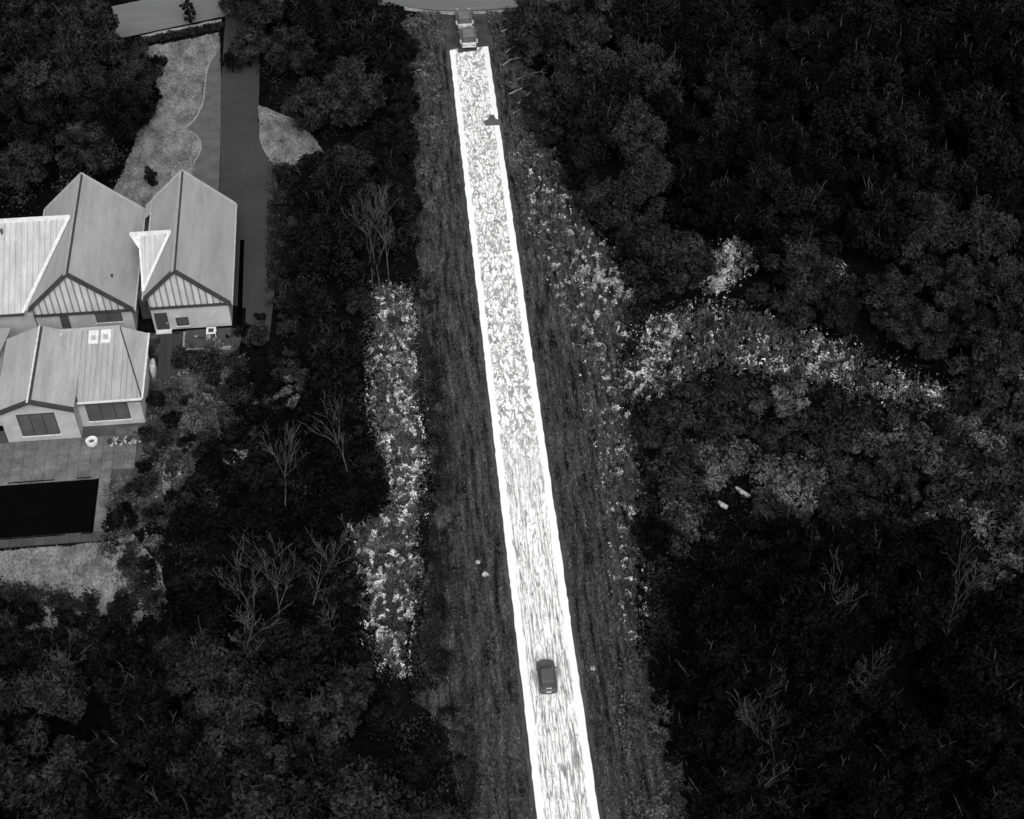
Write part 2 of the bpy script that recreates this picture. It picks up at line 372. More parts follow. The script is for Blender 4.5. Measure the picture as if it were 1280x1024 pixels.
def window(par, x0, x1, z0, z1, y, panes, frame=0.09, mat='glass'):
    """a window in a wall facing -Y: frame, panes, sill"""
    fr = MB(); d0, d1 = y-0.10, y-0.02
    fr.box(x0, x1, d0, d1, z1-frame, z1).box(x0, x1, d0, d1, z0, z0+frame)
    xs = [x0 + (x1-x0)*k/panes for k in range(panes+1)]
    for k, x in enumerate(xs):
        a = x if k == 0 else (x-frame if k == panes else x-frame/2); fr.box(a, a+frame, d0+0.004, d1-0.004, z0+frame, z1-frame)
    f = fr.build('window', M['trim_dark'], par)
    for k in range(panes):
        MB().box(xs[k]+frame*0.6, xs[k+1]-frame*0.6, y-0.05, y-0.03, z0+frame*0.9, z1-frame*0.9).build('pane', M[mat], f)
    MB().box(x0-0.08, x1+0.08, y-0.2, y-0.01, z0-0.09, z0-0.005).build('sill', M['trim_pale'], f)
    return f

def gabled(name, label, xl, xc, xr, y0, y1, ze, zr, base):
    """gabled house, ridge along Y, boarded near gable"""
    h = empty(name, base, label, 'house'); sl = (zr-ze)/(xr-xc); zl = zr-(xc-xl)*sl
    wx0, wx1, wy0, wy1 = xl+0.45, xr-0.45, y0+0.35, y1-0.5
    zw = ze + 0.45*sl - 0.25; zwl = zl + 0.45*sl - 0.25
    MB().prism([(wx0,wy0,0.0),(wx1,wy0,0.0),(wx1,wy0,zw),(xc,wy0,zr-0.3),(wx0,wy0,zwl)], (0, wy1-wy0, 0)).build('wall', M['wall'], h)
    rf = MB().prism([(xc,y0,zr),(xr,y0,ze),(xr,y1,ze),(xc,y1,zr)], (0,0,-0.16)).build('roof', M['roof'], h)
    MB().prism([(xc,y0,zr),(xc,y1,zr),(xl,y1,zl),(xl,y0,zl)], (0,0,-0.16)).build('roof_slope', M['roof'], rf)
    rf2 = rf
    MB().prism([(xc-0.30,y0-0.05,zr-0.25),(xc-0.30,y0-0.05,zr-0.12),(xc,y0-0.05,zr+0.16),(xc+0.03,y0-0.05,zr+0.05)], (0, y1-y0+0.15, 0)).build('ridge_cap', M['trim_soft'], rf2)
    MB().prism([(xc+0.03,y0-0.04,zr-0.02),(xc+0.03,y0-0.04,zr+0.06),(xc+0.20,y0-0.04,zr-0.17*sl+0.07),(xc+0.20,y0-0.04,zr-0.17*sl-0.05)], (0, y1-y0+0.1, 0)).build('ridge_flashing', M['trim_dark'], rf2)
    for (x, nm, zz) in ((xr, 1, ze), (xl, -1, zl)):
        MB().box(min(x, x+nm*0.16), max(x, x+nm*0.16), y0+0.05, y1-0.02, zz-0.2, zz+0.06).build('gutter', M['trim_soft'], h)
        # far verge capping; near barge boards, dark to paint in the overhang's shade
        MB().bar((xc, y1+0.02, zr+0.05), (x, y1+0.02, zz+0.05), 0.28, 0.12).build('verge_cap', M['trim_soft'], rf2)
        MB().prism([(xc,y0-0.06,zr+0.07),(x,y0-0.06,zz+0.07),(x,y0-0.06,zz-0.42),(xc,y0-0.06,zr-0.42)], (0,0.10,0)).build('barge_board', M['trim_dark'], rf2)
        MB().bar((xc+nm*0.1, y0+0.14, zr+0.0), (x-nm*0.1, y0+0.14, zz+0.12), 0.32, 0.10).build('barge_cap', M['trim_dark'], rf2)
    # boarded gable
    zb = ze + 0.10
    cl = MB().prism([(xl+0.55,wy0-0.06,zb),(xr-0.55,wy0-0.06,zb),(xc,wy0-0.06,zr-0.75),(xl+0.55,wy0-0.06,max(zb+0.02, zl-0.1))], (0,0.04,0)).build('gable_cladding', M['clad_gap'], h)
    x = xl+0.7; bw_ = 0.52
    while x < xr-0.9:
        x1_ = x+bw_; za = zr-0.55-abs(x-xc)*sl*0.985; zc = zr-0.55-abs(x1_-xc)*sl*0.985
        if max(za, zc) > zb+0.15:
            pts = [(x,wy0-0.14,zb),(x1_,wy0-0.14,zb),(x1_,wy0-0.14,max(zc, zb+0.02))]
            if x < xc < x1_: pts.append((xc,wy0-0.14,zr-0.55))
            pts.append((x,wy0-0.14,max(za, zb+0.02)))
            MB().prism(pts, (0,0.075,0)).build('cladding_board', M['clad'], cl)
        x += 0.72
    MB().box(xl+0.35, xr-0.35, wy0-0.24, wy0-0.005, ze-0.28, ze+0.09).build('gable_band', M['trim_dark'], h)
    return h, wy0
# main house
hA, wyA = gabled('gabled_house', 'big gabled house with a bright ribbed side roof beside the pool patio', -54.1, -48.8, -42.35, 129.1, 146.8, 3.75, 9.9, (-49,138,0))
window(hA, -50.95, -50.0, 1.1, 3.3, wyA, 1)
window(hA, -46.95, -44.0, 1.9, 3.45, wyA, 2)
# bright side roof of the main house, running left out of the picture
cw = hA
YR, ZR, YE, ZE = 139.7, 9.35, 128.9, 4.5
SLA = (9.9-3.75)/(48.8-42.35)
xa = lambda z: -48.8 - (9.9 - z)/SLA
def C_lower(x):         # the valley where the side roof meets the main slope
    if x <= xa(ZE): return (YE, ZE)
    zz = 9.9 - (-48.8 - x)*SLA; k = (zz-ZE)/(ZR-ZE); return (YE + (YR-YE)*k, zz)
o = ribbed(-74.0, xa(ZR)-0.03, lambda x: (YR, ZR+0.06), lambda x: (C_lower(x)[0], C_lower(x)[1]+0.06), 0.66, 0.15, 0.12).build('side_roof', M['roof_sunny'], hA)
ro = o
MB().prism([(-74,YR,ZR+0.03),(xa(ZR),YR,ZR+0.03),(xa(ZE),145.4,ZE),(-74,145.4,ZE)], (0,0,-0.12)).build('rear_slope', M['roof'], ro)
MB().box(-74, xa(ZR)-0.1, YR-0.38, YR+0.12, ZR-0.12, ZR+0.16).build('ridge_cap', M['trim_pale'], ro)
MB().bar((xa(ZR)-0.22,YR-0.2,ZR+0.12),(xa(ZE)-0.3,YE+0.05,ZE+0.12),0.42,0.08).build('valley_flashing', M['trim_pale'], ro)
MB().box(-74, -54.6, YE-0.16, YE+0.02, ZE-0.2, ZE+0.08).build('gutter', M['trim_dark'], ro)
MB().box(-74, -53.8, 129.5, 144.9, 0, 4.1).build('side_wall', M['wall'], hA)
MB().box(-57.3,-57.15,138.0,138.4,ZR-1.1,ZR-0.1).build('vent_pipe', M['trim_dark'], ro)
MB().box(-44.9,-44.65,132.4,132.9,5.55,6.15).build('roof_vent', M['trim_dark'], hA)
# right house
hB, wyB = gabled('gabled_house', 'smaller gabled house with a dark door between the big house and the driveway', -41.1, -37.0, -31.3, 129.1, 146.9, 3.75, 9.4, (-37,138,0))
dB = MB().box(-40.35,-38.9,wyB-0.12,wyB-0.01,0.12,2.75).build('door', M['door'], hB)
MB().box(-39.12,-39.05,wyB-0.18,wyB-0.12,1.1,1.3).build('handle', M['trim_pale'], dB)
MB().box(-40.5,-38.7,wyB-0.7,wyB-0.02,0.0,0.16).build('door_step', M['trim_pale'], hB)
window(hB, -38.0, -36.6, 0.55, 1.85, wyB, 1, 0.16)
# little bright cross gable on its left slope
xcB = -37.0; SLB = (9.4-3.75)/5.7; xb = lambda z: xcB - (9.4 - z)/SLB
YD, ZD, YDE, ZDE = 136.7, 8.7, 130.4, 5.3
def D_lower(x):
    zz = 9.4 - (xcB - x)*SLB; zz = max(ZDE, zz); k = (zz-ZDE)/(ZD-ZDE); return (YDE+(YD-YDE)*k, zz)
o = ribbed(-41.35, xb(ZD)-0.03, lambda x: (YD, ZD+0.06), lambda x: (D_lower(x)[0], D_lower(x)[1]+0.06), 0.6, 0.15, 0.12).build('cross_gable_roof', M['roof_sunny'], hB)
MB().prism([(-42.6,YD,ZD+0.02),(-41.35,YD,ZD+0.02),(-41.35,YD-1.9,ZD-1.03)], (0,0,-0.08)).build('eave_tip', M['trim_pale'], o)
MB().prism([(-42.6,YD,ZD+0.02),(xb(ZD),YD,ZD+0.02),(xb(6.6),YD+2.0,6.6),(-41.6,YD+2.0,6.6)], (0,0,-0.1)).build('rear_slope', M['roof'], o)
MB().box(-42.5, xb(ZD)-0.08, YD-0.36, YD+0.12, ZD-0.14, ZD+0.15).build('ridge_cap', M['trim_pale'], o)
MB().bar((xb(ZD)-0.22,YD-0.2,ZD+0.12),(xb(ZDE)-0.05,YDE+0.05,ZDE+0.14),0.36,0.08).build('valley_flashing', M['trim_pale'], o)
MB().bar((-41.4,YD-1.8,ZD-0.9),(-41.15,YDE+0.1,ZDE+0.14),0.2,0.08).build('edge_trim', M['trim_pale'], o)
MB().prism([(xb(5.2)-0.9,144.3,4.5),(xb(5.2)+0.1,144.3,5.45),(xb(5.2)+0.1,146.9,5.45),(xb(5.2)-0.9,146.9,4.5)], (0,0,-0.14)).build('eave_step', M['roof'], hB)
MB().box(-42.2,-40.75,131.5,146.0,0,3.4).build('link_wall', M['trim_dark'], hB)

# garden wing in front: a low gable on the left, a ribbed lean roof on the right
hE = empty('garden_wing', (-48,118.5,0), 'low garden wing with ribbed roof and wide dark windows facing the pool', 'house')
X1L, X1R, X1C, Y1N, Y1F, Z1E, Z1R = -55.8, -47.35, -51.75, 112.8, 124.4, 5.05, 6.75
sl1 = (Z1R-Z1E)/(X1R-X1C)
r1 = MB().prism([(X1C,Y1N,Z1R),(X1R,Y1N,Z1E),(X1R,Y1F,Z1E),(X1C,Y1F,Z1R)], (0,0,-0.14)).build('roof', M['roof_front'], hE)
MB().prism([(X1C,Y1N,Z1R),(X1C,Y1F,Z1R),(X1L,Y1F,Z1E),(X1L,Y1N,Z1E)], (0,0,-0.14)).build('roof_slope', M['roof_front'], r1)
MB().prism([(X1C-0.22,Y1N-0.03,Z1R-0.04),(X1C-0.2,Y1N-0.03,Z1R+0.05),(X1C,Y1N-0.03,Z1R+0.12),(X1C+0.02,Y1N-0.03,Z1R)], (0,Y1F-Y1N,0)).build('ridge_cap', M['trim_pale'], r1)
MB().prism([(X1C+0.03,Y1N-0.02,Z1R-0.05),(X1C+0.03,Y1N-0.02,Z1R+0.06),(X1C+0.26,Y1N-0.02,Z1R-0.04),(X1C+0.26,Y1N-0.02,Z1R-0.14)], (0,Y1F-Y1N-0.1,0)).build('ridge_flashing', M['trim_dark'], r1)
for x in (X1R, X1L):
    MB().prism([(X1C,Y1N-0.07,Z1R+0.05),(x,Y1N-0.07,Z1E+0.05),(x,Y1N-0.07,Z1E-0.28),(X1C,Y1N-0.07,Z1R-0.28)], (0,0.1,0)).build('barge_board', M['trim_dark'], r1)
    MB().bar((X1C,Y1N+0.22,Z1R+0.05),(x,Y1N+0.22,Z1E+0.05),0.35,0.07).build('barge_cap', M['trim_dark'], r1)
wy1 = 113.4
MB().prism([(X1L+0.4,wy1,0.0),(X1R-0.25,wy1,0.0),(X1R-0.25,wy1,Z1E-0.1),(X1C,wy1,Z1R-0.2),(X1L+0.4,wy1,Z1E-0.1)], (0,Y1F-wy1-0.3,0)).build('wall', M['wall'], hE)
window(hE, -53.65, -49.65, 0.95, 4.35, wy1, 3, 0.08)
# lean roof
Y2N, Y2F, Z2E, Z2R, X2R = 114.35, 124.3, 4.55, 5.95, -40.35
hipx = -43.2
top2 = lambda x: (Y2F, Z2R)
def bot2(x):
    if x >= X1R+0.05: return (Y2N, Z2E)
    return (Y2N + (X1R+0.05-x)/(3.0)*(Y2F-Y2N), Z2E + (X1R+0.05-x)/3.0*(Z2R-Z2E))
o2 = ribbed(-50.2, hipx, top2, bot2, 0.60, 0.13, 0.09).build('lean_roof', M['roof_front'], hE)
# hip: ribbed right part cut by the hip line, then the side face
def top3(x):
    k = (x-hipx)/(X2R-hipx); return (Y2F + (Y2N-Y2F)*k, Z2R + (Z2E-Z2R)*k)
ribbed(hipx+0.001, X2R-0.01, top3, lambda x: (Y2N, Z2E), 0.60, 0.13, 0.09).build('lean_roof_end', M['roof_front'], o2)
MB().prism([(hipx,Y2F,Z2R),(X2R,Y2N,Z2E),(X2R+0.15,Y2F,Z2E)], (0,0,-0.08)).build('hip_face', M['roof_front'], o2)
MB().bar((hipx,Y2F,Z2R+0.03),(X2R,Y2N,Z2E+0.03),0.14,0.08).build('hip_cap', M['trim_dark'], o2)
MB().bar((-50.2,Y2F,Z2R+0.05),(X1R+0.1,Y2N,Z2E+0.06),0.26,0.08).build('valley_flashing', M['trim_dark'], o2)
MB().bar((X2R+0.12,Y2F,Z2E+0.04),(X2R+0.05,Y2N,Z2E+0.04),0.2,0.14).build('edge_trim', M['trim_pale'], o2)
MB().box(X1R+0.1, X2R, Y2N-0.14, Y2N+0.03, Z2E-0.14, Z2E+0.05).build('gutter', M['trim_pale'], o2)
MB().box(X1R+0.1, X2R, Y2N-0.02, Y2N+0.05, Z2E-0.45, Z2E-0.16).build('fascia', M['trim_dark'], o2)
MB().box(-50.2, hipx, Y2F-0.25, Y2F+0.1, Z2R-0.1, Z2R+0.07).build('top_capping', M['trim_soft'], o2)
MB().box(X1R-0.2, X2R-0.45, 115.0, 124.0, 0, Z2E-0.15).build('lean_wall', M['wall'], hE)
MB().prism([(-49.9,124.0,0),(hipx,124.0,0),(hipx,124.0,Z2R-0.2),(-49.9,124.0,Z2R-0.2)], (0,0.2,0)).build('rear_wall', M['wall'], hE)
window(hE, -46.7, -42.2, 0.9, 3.75, 115.0, 3, 0.08)
# two panels painting window reflections, and a pale streak, high on the lean roof
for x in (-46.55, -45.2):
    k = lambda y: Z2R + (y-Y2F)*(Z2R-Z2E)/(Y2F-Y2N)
    s_ = MB().prism([(x,122.1,k(122.1)+0.02),(x+1.1,122.1,k(122.1)+0.02),(x+1.1,123.9,k(123.9)+0.02),(x,123.9,k(123.9)+0.02)], (0,0,0.1)).build('reflection_panel', M['trim_pale'], hE)
    MB().prism([(x+0.3,122.5,k(122.5)+0.125),(x+0.8,122.5,k(122.5)+0.125),(x+0.8,123.2,k(123.2)+0.125),(x+0.3,123.2,k(123.2)+0.125)], (0,0,0.01)).build('pane', M['trim_soft'], s_)  # inset tone of the painted reflection, no glass
MB().prism([(-50.1,122.0,k(122.0)+0.03),(-49.75,122.0,k(122.0)+0.03),(-49.5,123.8,k(123.8)+0.03),(-50.0,123.8,k(123.8)+0.03)], (0,0,0.06)).build('pale_streak', M['white'], hE)
# left neighbour wing, only its corner shows
hF = empty('garden_wing', (-60,118,0), 'low side wing with pale eave left of the gabled garden wing', 'house')
MB().box(-72,-56.4,116.0,127.0,0,3.6).build('wall', M['wall'], hF)
rfF = MB().prism([(-72,115.6,3.9),(-56.0,115.6,3.9),(-56.6,121,5.0),(-72,121,5.0)], (0,0,-0.15)).build('roof', M['roof_front'], hF)
MB().prism([(-72,121,5.0),(-56.6,121,5.0),(-56.0,127.4,3.9),(-72,127.4,3.9)], (0,0,-0.15)).build('roof_slope', M['roof'], rfF)
MB().box(-72,-55.9,115.4,115.7,3.75,4.0).build('gutter', M['trim_pale'], hF)

# deck before the small house, of boards
deck = empty('deck', (-38.9,125.0,0), 'dark narrow timber deck leading from the dark door', 'deck')
for k in range(9):
    MB().box(-39.95+0.27*k, -39.95+0.27*k+0.258, 121.6, 128.4, 0.06, 0.12 + 0.006*(k % 3)).build('board', M['deck'], deck)
MB().box(-39.93,-37.6,121.65,128.35,0.007,0.06).build('joist', M['trim_dark'], deck)

# planter bed, garden table, pots, tub
rr = random.Random(11)
bed = empty('planter_bed', (-34.7,126.8,0), 'raised planter bed with pale kerb against the smaller gabled house', 'planter')
MB().box(-37.3,-31.7,125.45,125.75,0.007,0.35).build('kerb', M['edge'], bed)
MB().box(-37.3,-37.05,125.76,128.6,0.007,0.32).build('kerb', M['edge'], bed)
MB().box(-37.04,-31.8,125.76,128.9,0.007,0.2).build('soil', M['coping'], bed)
tb = empty('garden_table', (-34.0,127.9,0.2), 'small square garden table with dark top in the planter bed', 'table')
MB().box(-34.55,-33.45,127.35,128.45,0.86,0.92).build('table_top', M['trim_pale'], tb)
MB().box(-34.3,-33.7,127.6,128.2,0.922,0.95).build('inset', M['trim_dark'], tb)
for sx in (-1, 1):
    for sy in (-1, 1): MB().box(-34.0+sx*0.5-0.04,-34.0+sx*0.5+0.04,127.9+sy*0.5-0.04,127.9+sy*0.5+0.04,0.2,0.86).build('leg', M['trim_pale'], tb)
def lathe(prof, n=14):
    mb = MB(); mb.loft([[(r*math.cos(2*math.pi*k/n), r*math.sin(2*math.pi*k/n), z) for k in range(n)] for r, z in prof]); return mb
ring = empty('round_tub', (-46.3,112.3,0.14), 'round pale tub with dark water beside the pool patio doors', 'tub')
tubm = lathe([(0.42,0),(0.62,0.1),(0.66,0.55),(0.58,0.6),(0.34,0.56),(0.30,0.30)], 20).mesh('rim', M['trim_pale']); link('rim', tubm, ring, False)
link('water', lathe([(0.29,0.30),(0.30,0.34)], 16).mesh('tub_water', M['glass']), ring, False)

# ------------------------------------------------------------------ leaves, trees, shrubs
def leaf_cloud(seed, centres, n, size, flat=0.35):
    """leaf-sized faces scattered round clump centres (x,y,z,radius)"""
    rr = random.Random(seed); v = []; f = []; k = len(centres)
    wts = [c[3]**2 for c in centres]
    for c in rr.choices(centres, wts, k=n):
        while True:
            q = (rr.uniform(-1,1), rr.uniform(-1,1), rr.uniform(-1,1)); l2 = q[0]**2+q[1]**2+q[2]**2
            if 0.05 < l2 < 1: break
        l = math.sqrt(l2); e = (0.55+0.45*rr.random())/l
        px, py, pz = c[0]+q[0]*e*c[3], c[1]+q[1]*e*c[3], c[2]+q[2]*e*c[3]*0.8
        s = size*rr.uniform(0.55, 1.35)
        nx, ny, nz = q[0]/l*0.7+rr.uniform(-.6,.6), q[1]/l*0.7+rr.uniform(-.6,.6), q[2]/l*0.7+rr.uniform(-.3,.9)
        nn = Vector((nx, ny, nz)).normalized(); a = nn.orthogonal().normalized(); b = nn.cross(a)
        th = rr.uniform(0, 6.283); u = (a*math.cos(th)+b*math.sin(th))*s; w_ = (b*math.cos(th)-a*math.sin(th))*s*rr.uniform(0.45,0.8)
        p = Vector((px, py, pz)); i = len(v); dp = nn*s*0.25
        v += [tuple(p-u), tuple(p+w_*0.9-dp), tuple(p+u), tuple(p-w_*0.9-dp)]; f.append((i, i+1, i+2, i+3))
    return v, f
def mesh_of(name, v, f, m):
    me = bpy.data.meshes.new(name); me.from_pydata(v, [], f); me.materials.append(m); return me
def tree_proto(seed, h, rad, n, size, leaf, kind='round'):
    rr = random.Random(seed); cs = []
    zc0 = h*0.34
    for _ in range(34 if kind == 'round' else 30):
        while True:
            a = rr.uniform(0, 6.283); t = rr.random()
            if kind == 'cone': z = zc0*0.4+(h-zc0*0.4)*t; rm = rad*(1-t)*0.95+0.25
            else: z = zc0+(h-zc0-0.8)*t; rm = rad*math.sqrt(max(0.02, 1-(2*t-0.85)**2/1.35))
            d_ = rm*math.sqrt(rr.random())
            break
        cs.append((d_*math.cos(a), d_*math.sin(a), z, (rr.uniform(0.6,1.6) if kind == 'round' else rr.uniform(0.5,0.9)) * rad/3.8))
    v, f = leaf_cloud(seed+1, cs, n, size)
    crown = mesh_of('crown', v, f, leaf)
    tr = MB(); bend = rr.uniform(-.5,.5)
    pts = [(0,0,-0.1),(0.05*bend,0.1*bend,h*0.2),(0.3*bend,0.2*bend,h*0.5),(0.35*bend,0.1,h*0.86)]
    tr.tube(pts, [0.30,0.24,0.15,0.04], 7)
    for c in rr.sample(cs, 9):
        z0 = min(c[2]*0.75, h*0.6); tr.tube([(0.2*bend,0.1*bend,z0),(c[0]*0.5,c[1]*0.5,(z0+c[2])/2+0.2),(c[0]*0.9,c[1]*0.9,c[2])], [0.10,0.06,0.02], 5)
    tw = MB()
    for c in rr.sample(cs, 12):
        dx, dy = c[0]*0.25+rr.uniform(-.7,.7), c[1]*0.25+rr.uniform(-.7,.7); q = Vector((c[0], c[1], c[2])); e = q + Vector((dx, dy, c[3]*0.9+rr.uniform(0.3,1.2))); m_ = q.lerp(e, 0.55) + Vector((rr.uniform(-.2,.2), rr.uniform(-.2,.2), 0.1))
        tw.tube([q, m_, e], [0.05, 0.035, 0.012], 4); tw.tube([m_, m_ + Vector((rr.uniform(-.6,.6), rr.uniform(-.6,.6), rr.uniform(.3,.8)))], [0.03, 0.01], 4)
    return crown, tr.mesh('trunk', M['bark_dark']), tw.mesh('twigs', M['bark_dim'])
def shrub_proto(seed, h, rad, n, size, leaf):
    rr = random.Random(seed); cs = []
    for _ in range(14):
        a = rr.uniform(0, 6.283); d_ = rad*0.8*math.sqrt(rr.random()); cs.append((d_*math.cos(a), d_*math.sin(a), rr.uniform(0.25,0.85)*h, rr.uniform(0.3,0.6)*rad*0.8))
    v, f = leaf_cloud(seed+3, cs, n, size)
    v = [(x, y, max(z, 0.02)) for x, y, z in v]
    st = MB()
    for c in cs[:6]: st.tube([(0,0,-0.03),(c[0]*0.4,c[1]*0.4,c[2]*0.5),(c[0],c[1],c[2])], [0.06,0.04,0.015], 5)
    return mesh_of('foliage', v, f, leaf), st.mesh('stem', M['bark_dark'])
def bare_proto(seed, h, lean=0.15, mat='bark_pale', r0=0.10):
    rr = random.Random(seed); tk = MB(); br = MB()
    def grow(p, d_, L, r, lvl):
        pts = [Vector(p)]; rad = [r]; dd = Vector(d_).normalized(); n = 4
        for i in range(n):
            dd = (dd + Vector((rr.uniform(-.16,.16), rr.uniform(-.16,.16), rr.uniform(-.02,.14)))).normalized()
            pts.append(pts[-1]+dd*L/n); rad.append(max(0.012, r*(1-0.75*(i+1)/n)))
        (tk if lvl == 0 else br).tube(pts, rad, 5 if lvl == 0 else 4)
        if lvl < 3:
            for _ in range([7, 5, 3][lvl]):
                i = rr.choice([1,2,2,3,3,4]) if lvl else rr.choice([2,2,3,3,4,4,4]); q = pts[i]
                a = rr.uniform(0, 6.283); nd_ = (dd + Vector((math.cos(a), math.sin(a), rr.uniform(-.1,.35)))*rr.uniform(.35,.75)).normalized()
                grow(q, nd_, L*rr.uniform(.32,.55), rad[i]*0.75, lvl+1)
    grow((0,0,-0.1), (rr.uniform(-lean,lean), rr.uniform(-lean,lean), 1), h*0.8, r0, 0)
    return tk.mesh('trunk', M[mat]), br.mesh('branches', M[mat])
def place(name, meshes, loc, rz, s, label, cat, group, sz=1.0):
    o = bpy.data.objects.new(name, None); col.objects.link(o); o.location = loc; o.rotation_euler = (0,0,rz); o.scale = (s, s, s*sz); o.empty_display_size = 0.3
    tag(o, label, cat, group)
    for nm, me in meshes:
        c = bpy.data.objects.new(nm, me); col.objects.link(c); c.parent = o
        if nm in ('twigs', 'branches'): c['kind'] = 'stuff'
    return o
rnd = random.Random(77)
T = {}
for key, leaf, sd in (('dark','leaf_dark',100), ('black','leaf_black',200), ('mid','leaf_mid',300)):
    T[key] = [tree_proto(sd+i*7, rnd.uniform(8.6,11.2), rnd.uniform(3.8,4.9), 4300, 0.30, M[leaf]) for i in range(5)]
S = {}
for key, leaf, sd, n, sz in (('dark','leaf_dark',400,900,0.24), ('mid','leaf_mid',500,900,0.22), ('grey','leaf_grey',600,800,0.20), ('pale','leaf_pale',700,420,0.17), ('black','leaf_black',800,900,0.26)):
    S[key] = [shrub_proto(sd+i*5, 2.6, 2.0, n, sz, M[leaf]) for i in range(4)]
BARE = [bare_proto(900+i, 11.0, 0.15, 'bark_pale', 0.09) for i in range(7)]
BARE_DIM = [bare_proto(950+i, 11.0, 0.3, 'bark_dim', 0.08) for i in range(3)]
def sort_tree(p): return [('trunk', p[1]), ('crown', p[0]), ('twigs', p[2])]
def sort_shrub(p): return [('stem', p[1]), ('foliage', p[0])]

# where no crown may stand or hang over: open ground of the place
OPEN = [
 [(-6.2,215),(-6.6,184),(-8.4,168),(-9.3,141),(-14.8,134.5),(-16.0,116),(-13.6,101),(-18.2,98),(-17,84),(-14.8,78.8),(-12.4,76.5),(-9.8,69.5),(-8.8,40),(0,40),(0,215)],
 [(0,40),(0,215),(5.0,215),(5.2,176),(7.6,160),(10.6,148),(15.6,130),(11.8,116),(12.0,106),(10.4,92),(8.8,81),(10.6,64),(11,40)],
 [(-80,97.4),(-54,93.4),(-46.3,90.4),(-38.2,89.2),(-37.4,95),(-39,107),(-40,120),(-31.0,124.5),(-30.3,131),(-26.6,132.5),(-26.5,157),(-21.4,161.5),(-25.8,169),(-29.3,171.6),(-29.3,176.5),(-34.8,176.5),(-35.4,212),(-50,212),(-53.8,195),(-47.8,190),(-46,187),(-42.8,175.5),(-44,167),(-47,158),(-55,153),(-80,150)],
 [(-12,192.6),(-4,191.5),(4,191.5),(15,192.6),(15,215),(-12,215)],
 CLEAR1, CLEAR2, CLEAR3, [(19.4,96.2),(21.2,96.2),(24.2,98),(24.2,100),(22,100),(19.4,98.4)]]
def is_open(x, y): return any(inside(x, y, p) for p in OPEN)
def blocks_open(x, y, h, r):
    """does a plant of this height hide open ground, seen from the south at about 45 degrees?"""
    if is_open(x, y): return True
    for t in (0.35, 0.6, 0.85, 1.0):
        rr_ = r*(1.0 if t < 0.9 else 0.3); cx, cy = x + (x+11)*0.0065*h*t, y + 0.95*h*t
        for a in range(8):
            if is_open(cx+0.85*rr_*math.cos(a*0.785), cy+0.7*rr_*math.sin(a*0.785)): return True
    return False
MIDVEG = [(12.5,117),(24,117.5),(36,113),(48,107.5),(58,111.5),(80,112),(80,84),(60,79),(47,80),(40,88),(30,91),(13,92)]
BAREWOOD = [(-38,84),(-38,100),(-34,108),(-28,118),(-19,118),(-16,101),(-19,84),(-22,80)]
YARDVEG = [(-43.5,99.5),(-38.5,94),(-34,101),(-24,112),(-23,126),(-26.5,131.5),(-30.6,131),(-30.6,124.5),(-36.2,123.5),(-36.9,120.5),(-40.2,120),(-40.5,115),(-41,107)]
def in_view(x, y, m=6): 
    t = (y-64)/134.0; return -51-18*t-m < x < 41+42*t+m and 48 < y < 206
names = {'dark':'dark', 'black':'near-black', 'mid':'charcoal grey'}
rnd = random.Random(4242); spots = []; ntree = 0
def free(x, y, dmin): return all((x-a)**2+(y-b)**2 > dmin*dmin for a, b in spots)
for _ in range(14000):
    x = rnd.uniform(-80, 92); y = rnd.uniform(50, 205)
    if not in_view(x, y): continue
    if inside(x, y, MIDVEG) or inside(x, y, BAREWOOD) or inside(x, y, YARDVEG): continue
    s = rnd.uniform(0.78, 1.12)
    if x > 12 and 79 < y < 125: s *= 0.8
    done = False
    for k in (1.0, 0.7, 0.45):
        if not blocks_open(x, y, 10.5*s*k, 3.9*s*k): s *= k; done = True; break
    if not done or not free(x, y, 5.1*min(1, s+0.1)): continue
    if x > 0 and y < 95: kind = rnd.choice(['black']*6+['dark'])
    elif x > 0 and y > 135 and x > 24: kind = rnd.choice(['black','black','dark','dark','dark'])
    elif x > 0: kind = rnd.choice(['mid','mid','dark'])
    elif y < 82: kind = rnd.choice(['mid','dark'])
    elif x < -44: kind = rnd.choice(['mid','mid','dark'])
    else: kind = rnd.choice(['dark','dark','mid'])
    near = lambda poly, d: any(inside(x+d*math.cos(q), y+d*math.sin(q), poly) for q in (0, 1.05, 2.1, 3.14, 4.2, 5.2))
    if x > 0:
        zone = ('near the cross road in the wood right of the junction' if y > 176 else 'at the edge of the right road verge' if near(VERGE_R, 6)
                else 'beside the pale clearing across the road' if near(CLEAR1, 7) or near(CLEAR2, 5) else 'beside the low thicket across the road' if near(MIDVEG, 6)
                else 'deep in the wood above the pale clearing' if y > 120 else 'deep in the wood below the thicket across the road')
    elif y < 98: zone = 'at the lower edge of the pool lawn' if near(POOL_LAWN, 8) else 'at the lower end of the left road verge' if near(VERGE_L, 6) else 'in the wood south of the pool lawn and bare trees'
    elif x < -44: zone = 'beside the front lawn behind the big gabled house' if near(LAWN_W, 6) else 'in the grove behind the big gabled house'
    else: zone = ('near the cross road between driveway and main road' if y > 180 else 'at the edge of the upper left road verge' if near(VERGE_L, 6)
                  else 'beside the driveway' if near(DRIVE, 7) or near(LAWN_E, 6) else 'in the wood between driveway and main road')
    spots.append((x, y)); ntree += 1
    if ntree > 300: break
    place('broadleaf_tree', sort_tree(T[kind][rnd.randrange(5)]), (x, y, 0), rnd.uniform(0, 6.28), s, '%s full-crowned tree %s' % (names[kind], zone), 'tree', '%s trees %s' % (names[kind], zone), rnd.uniform(0.9, 1.1))
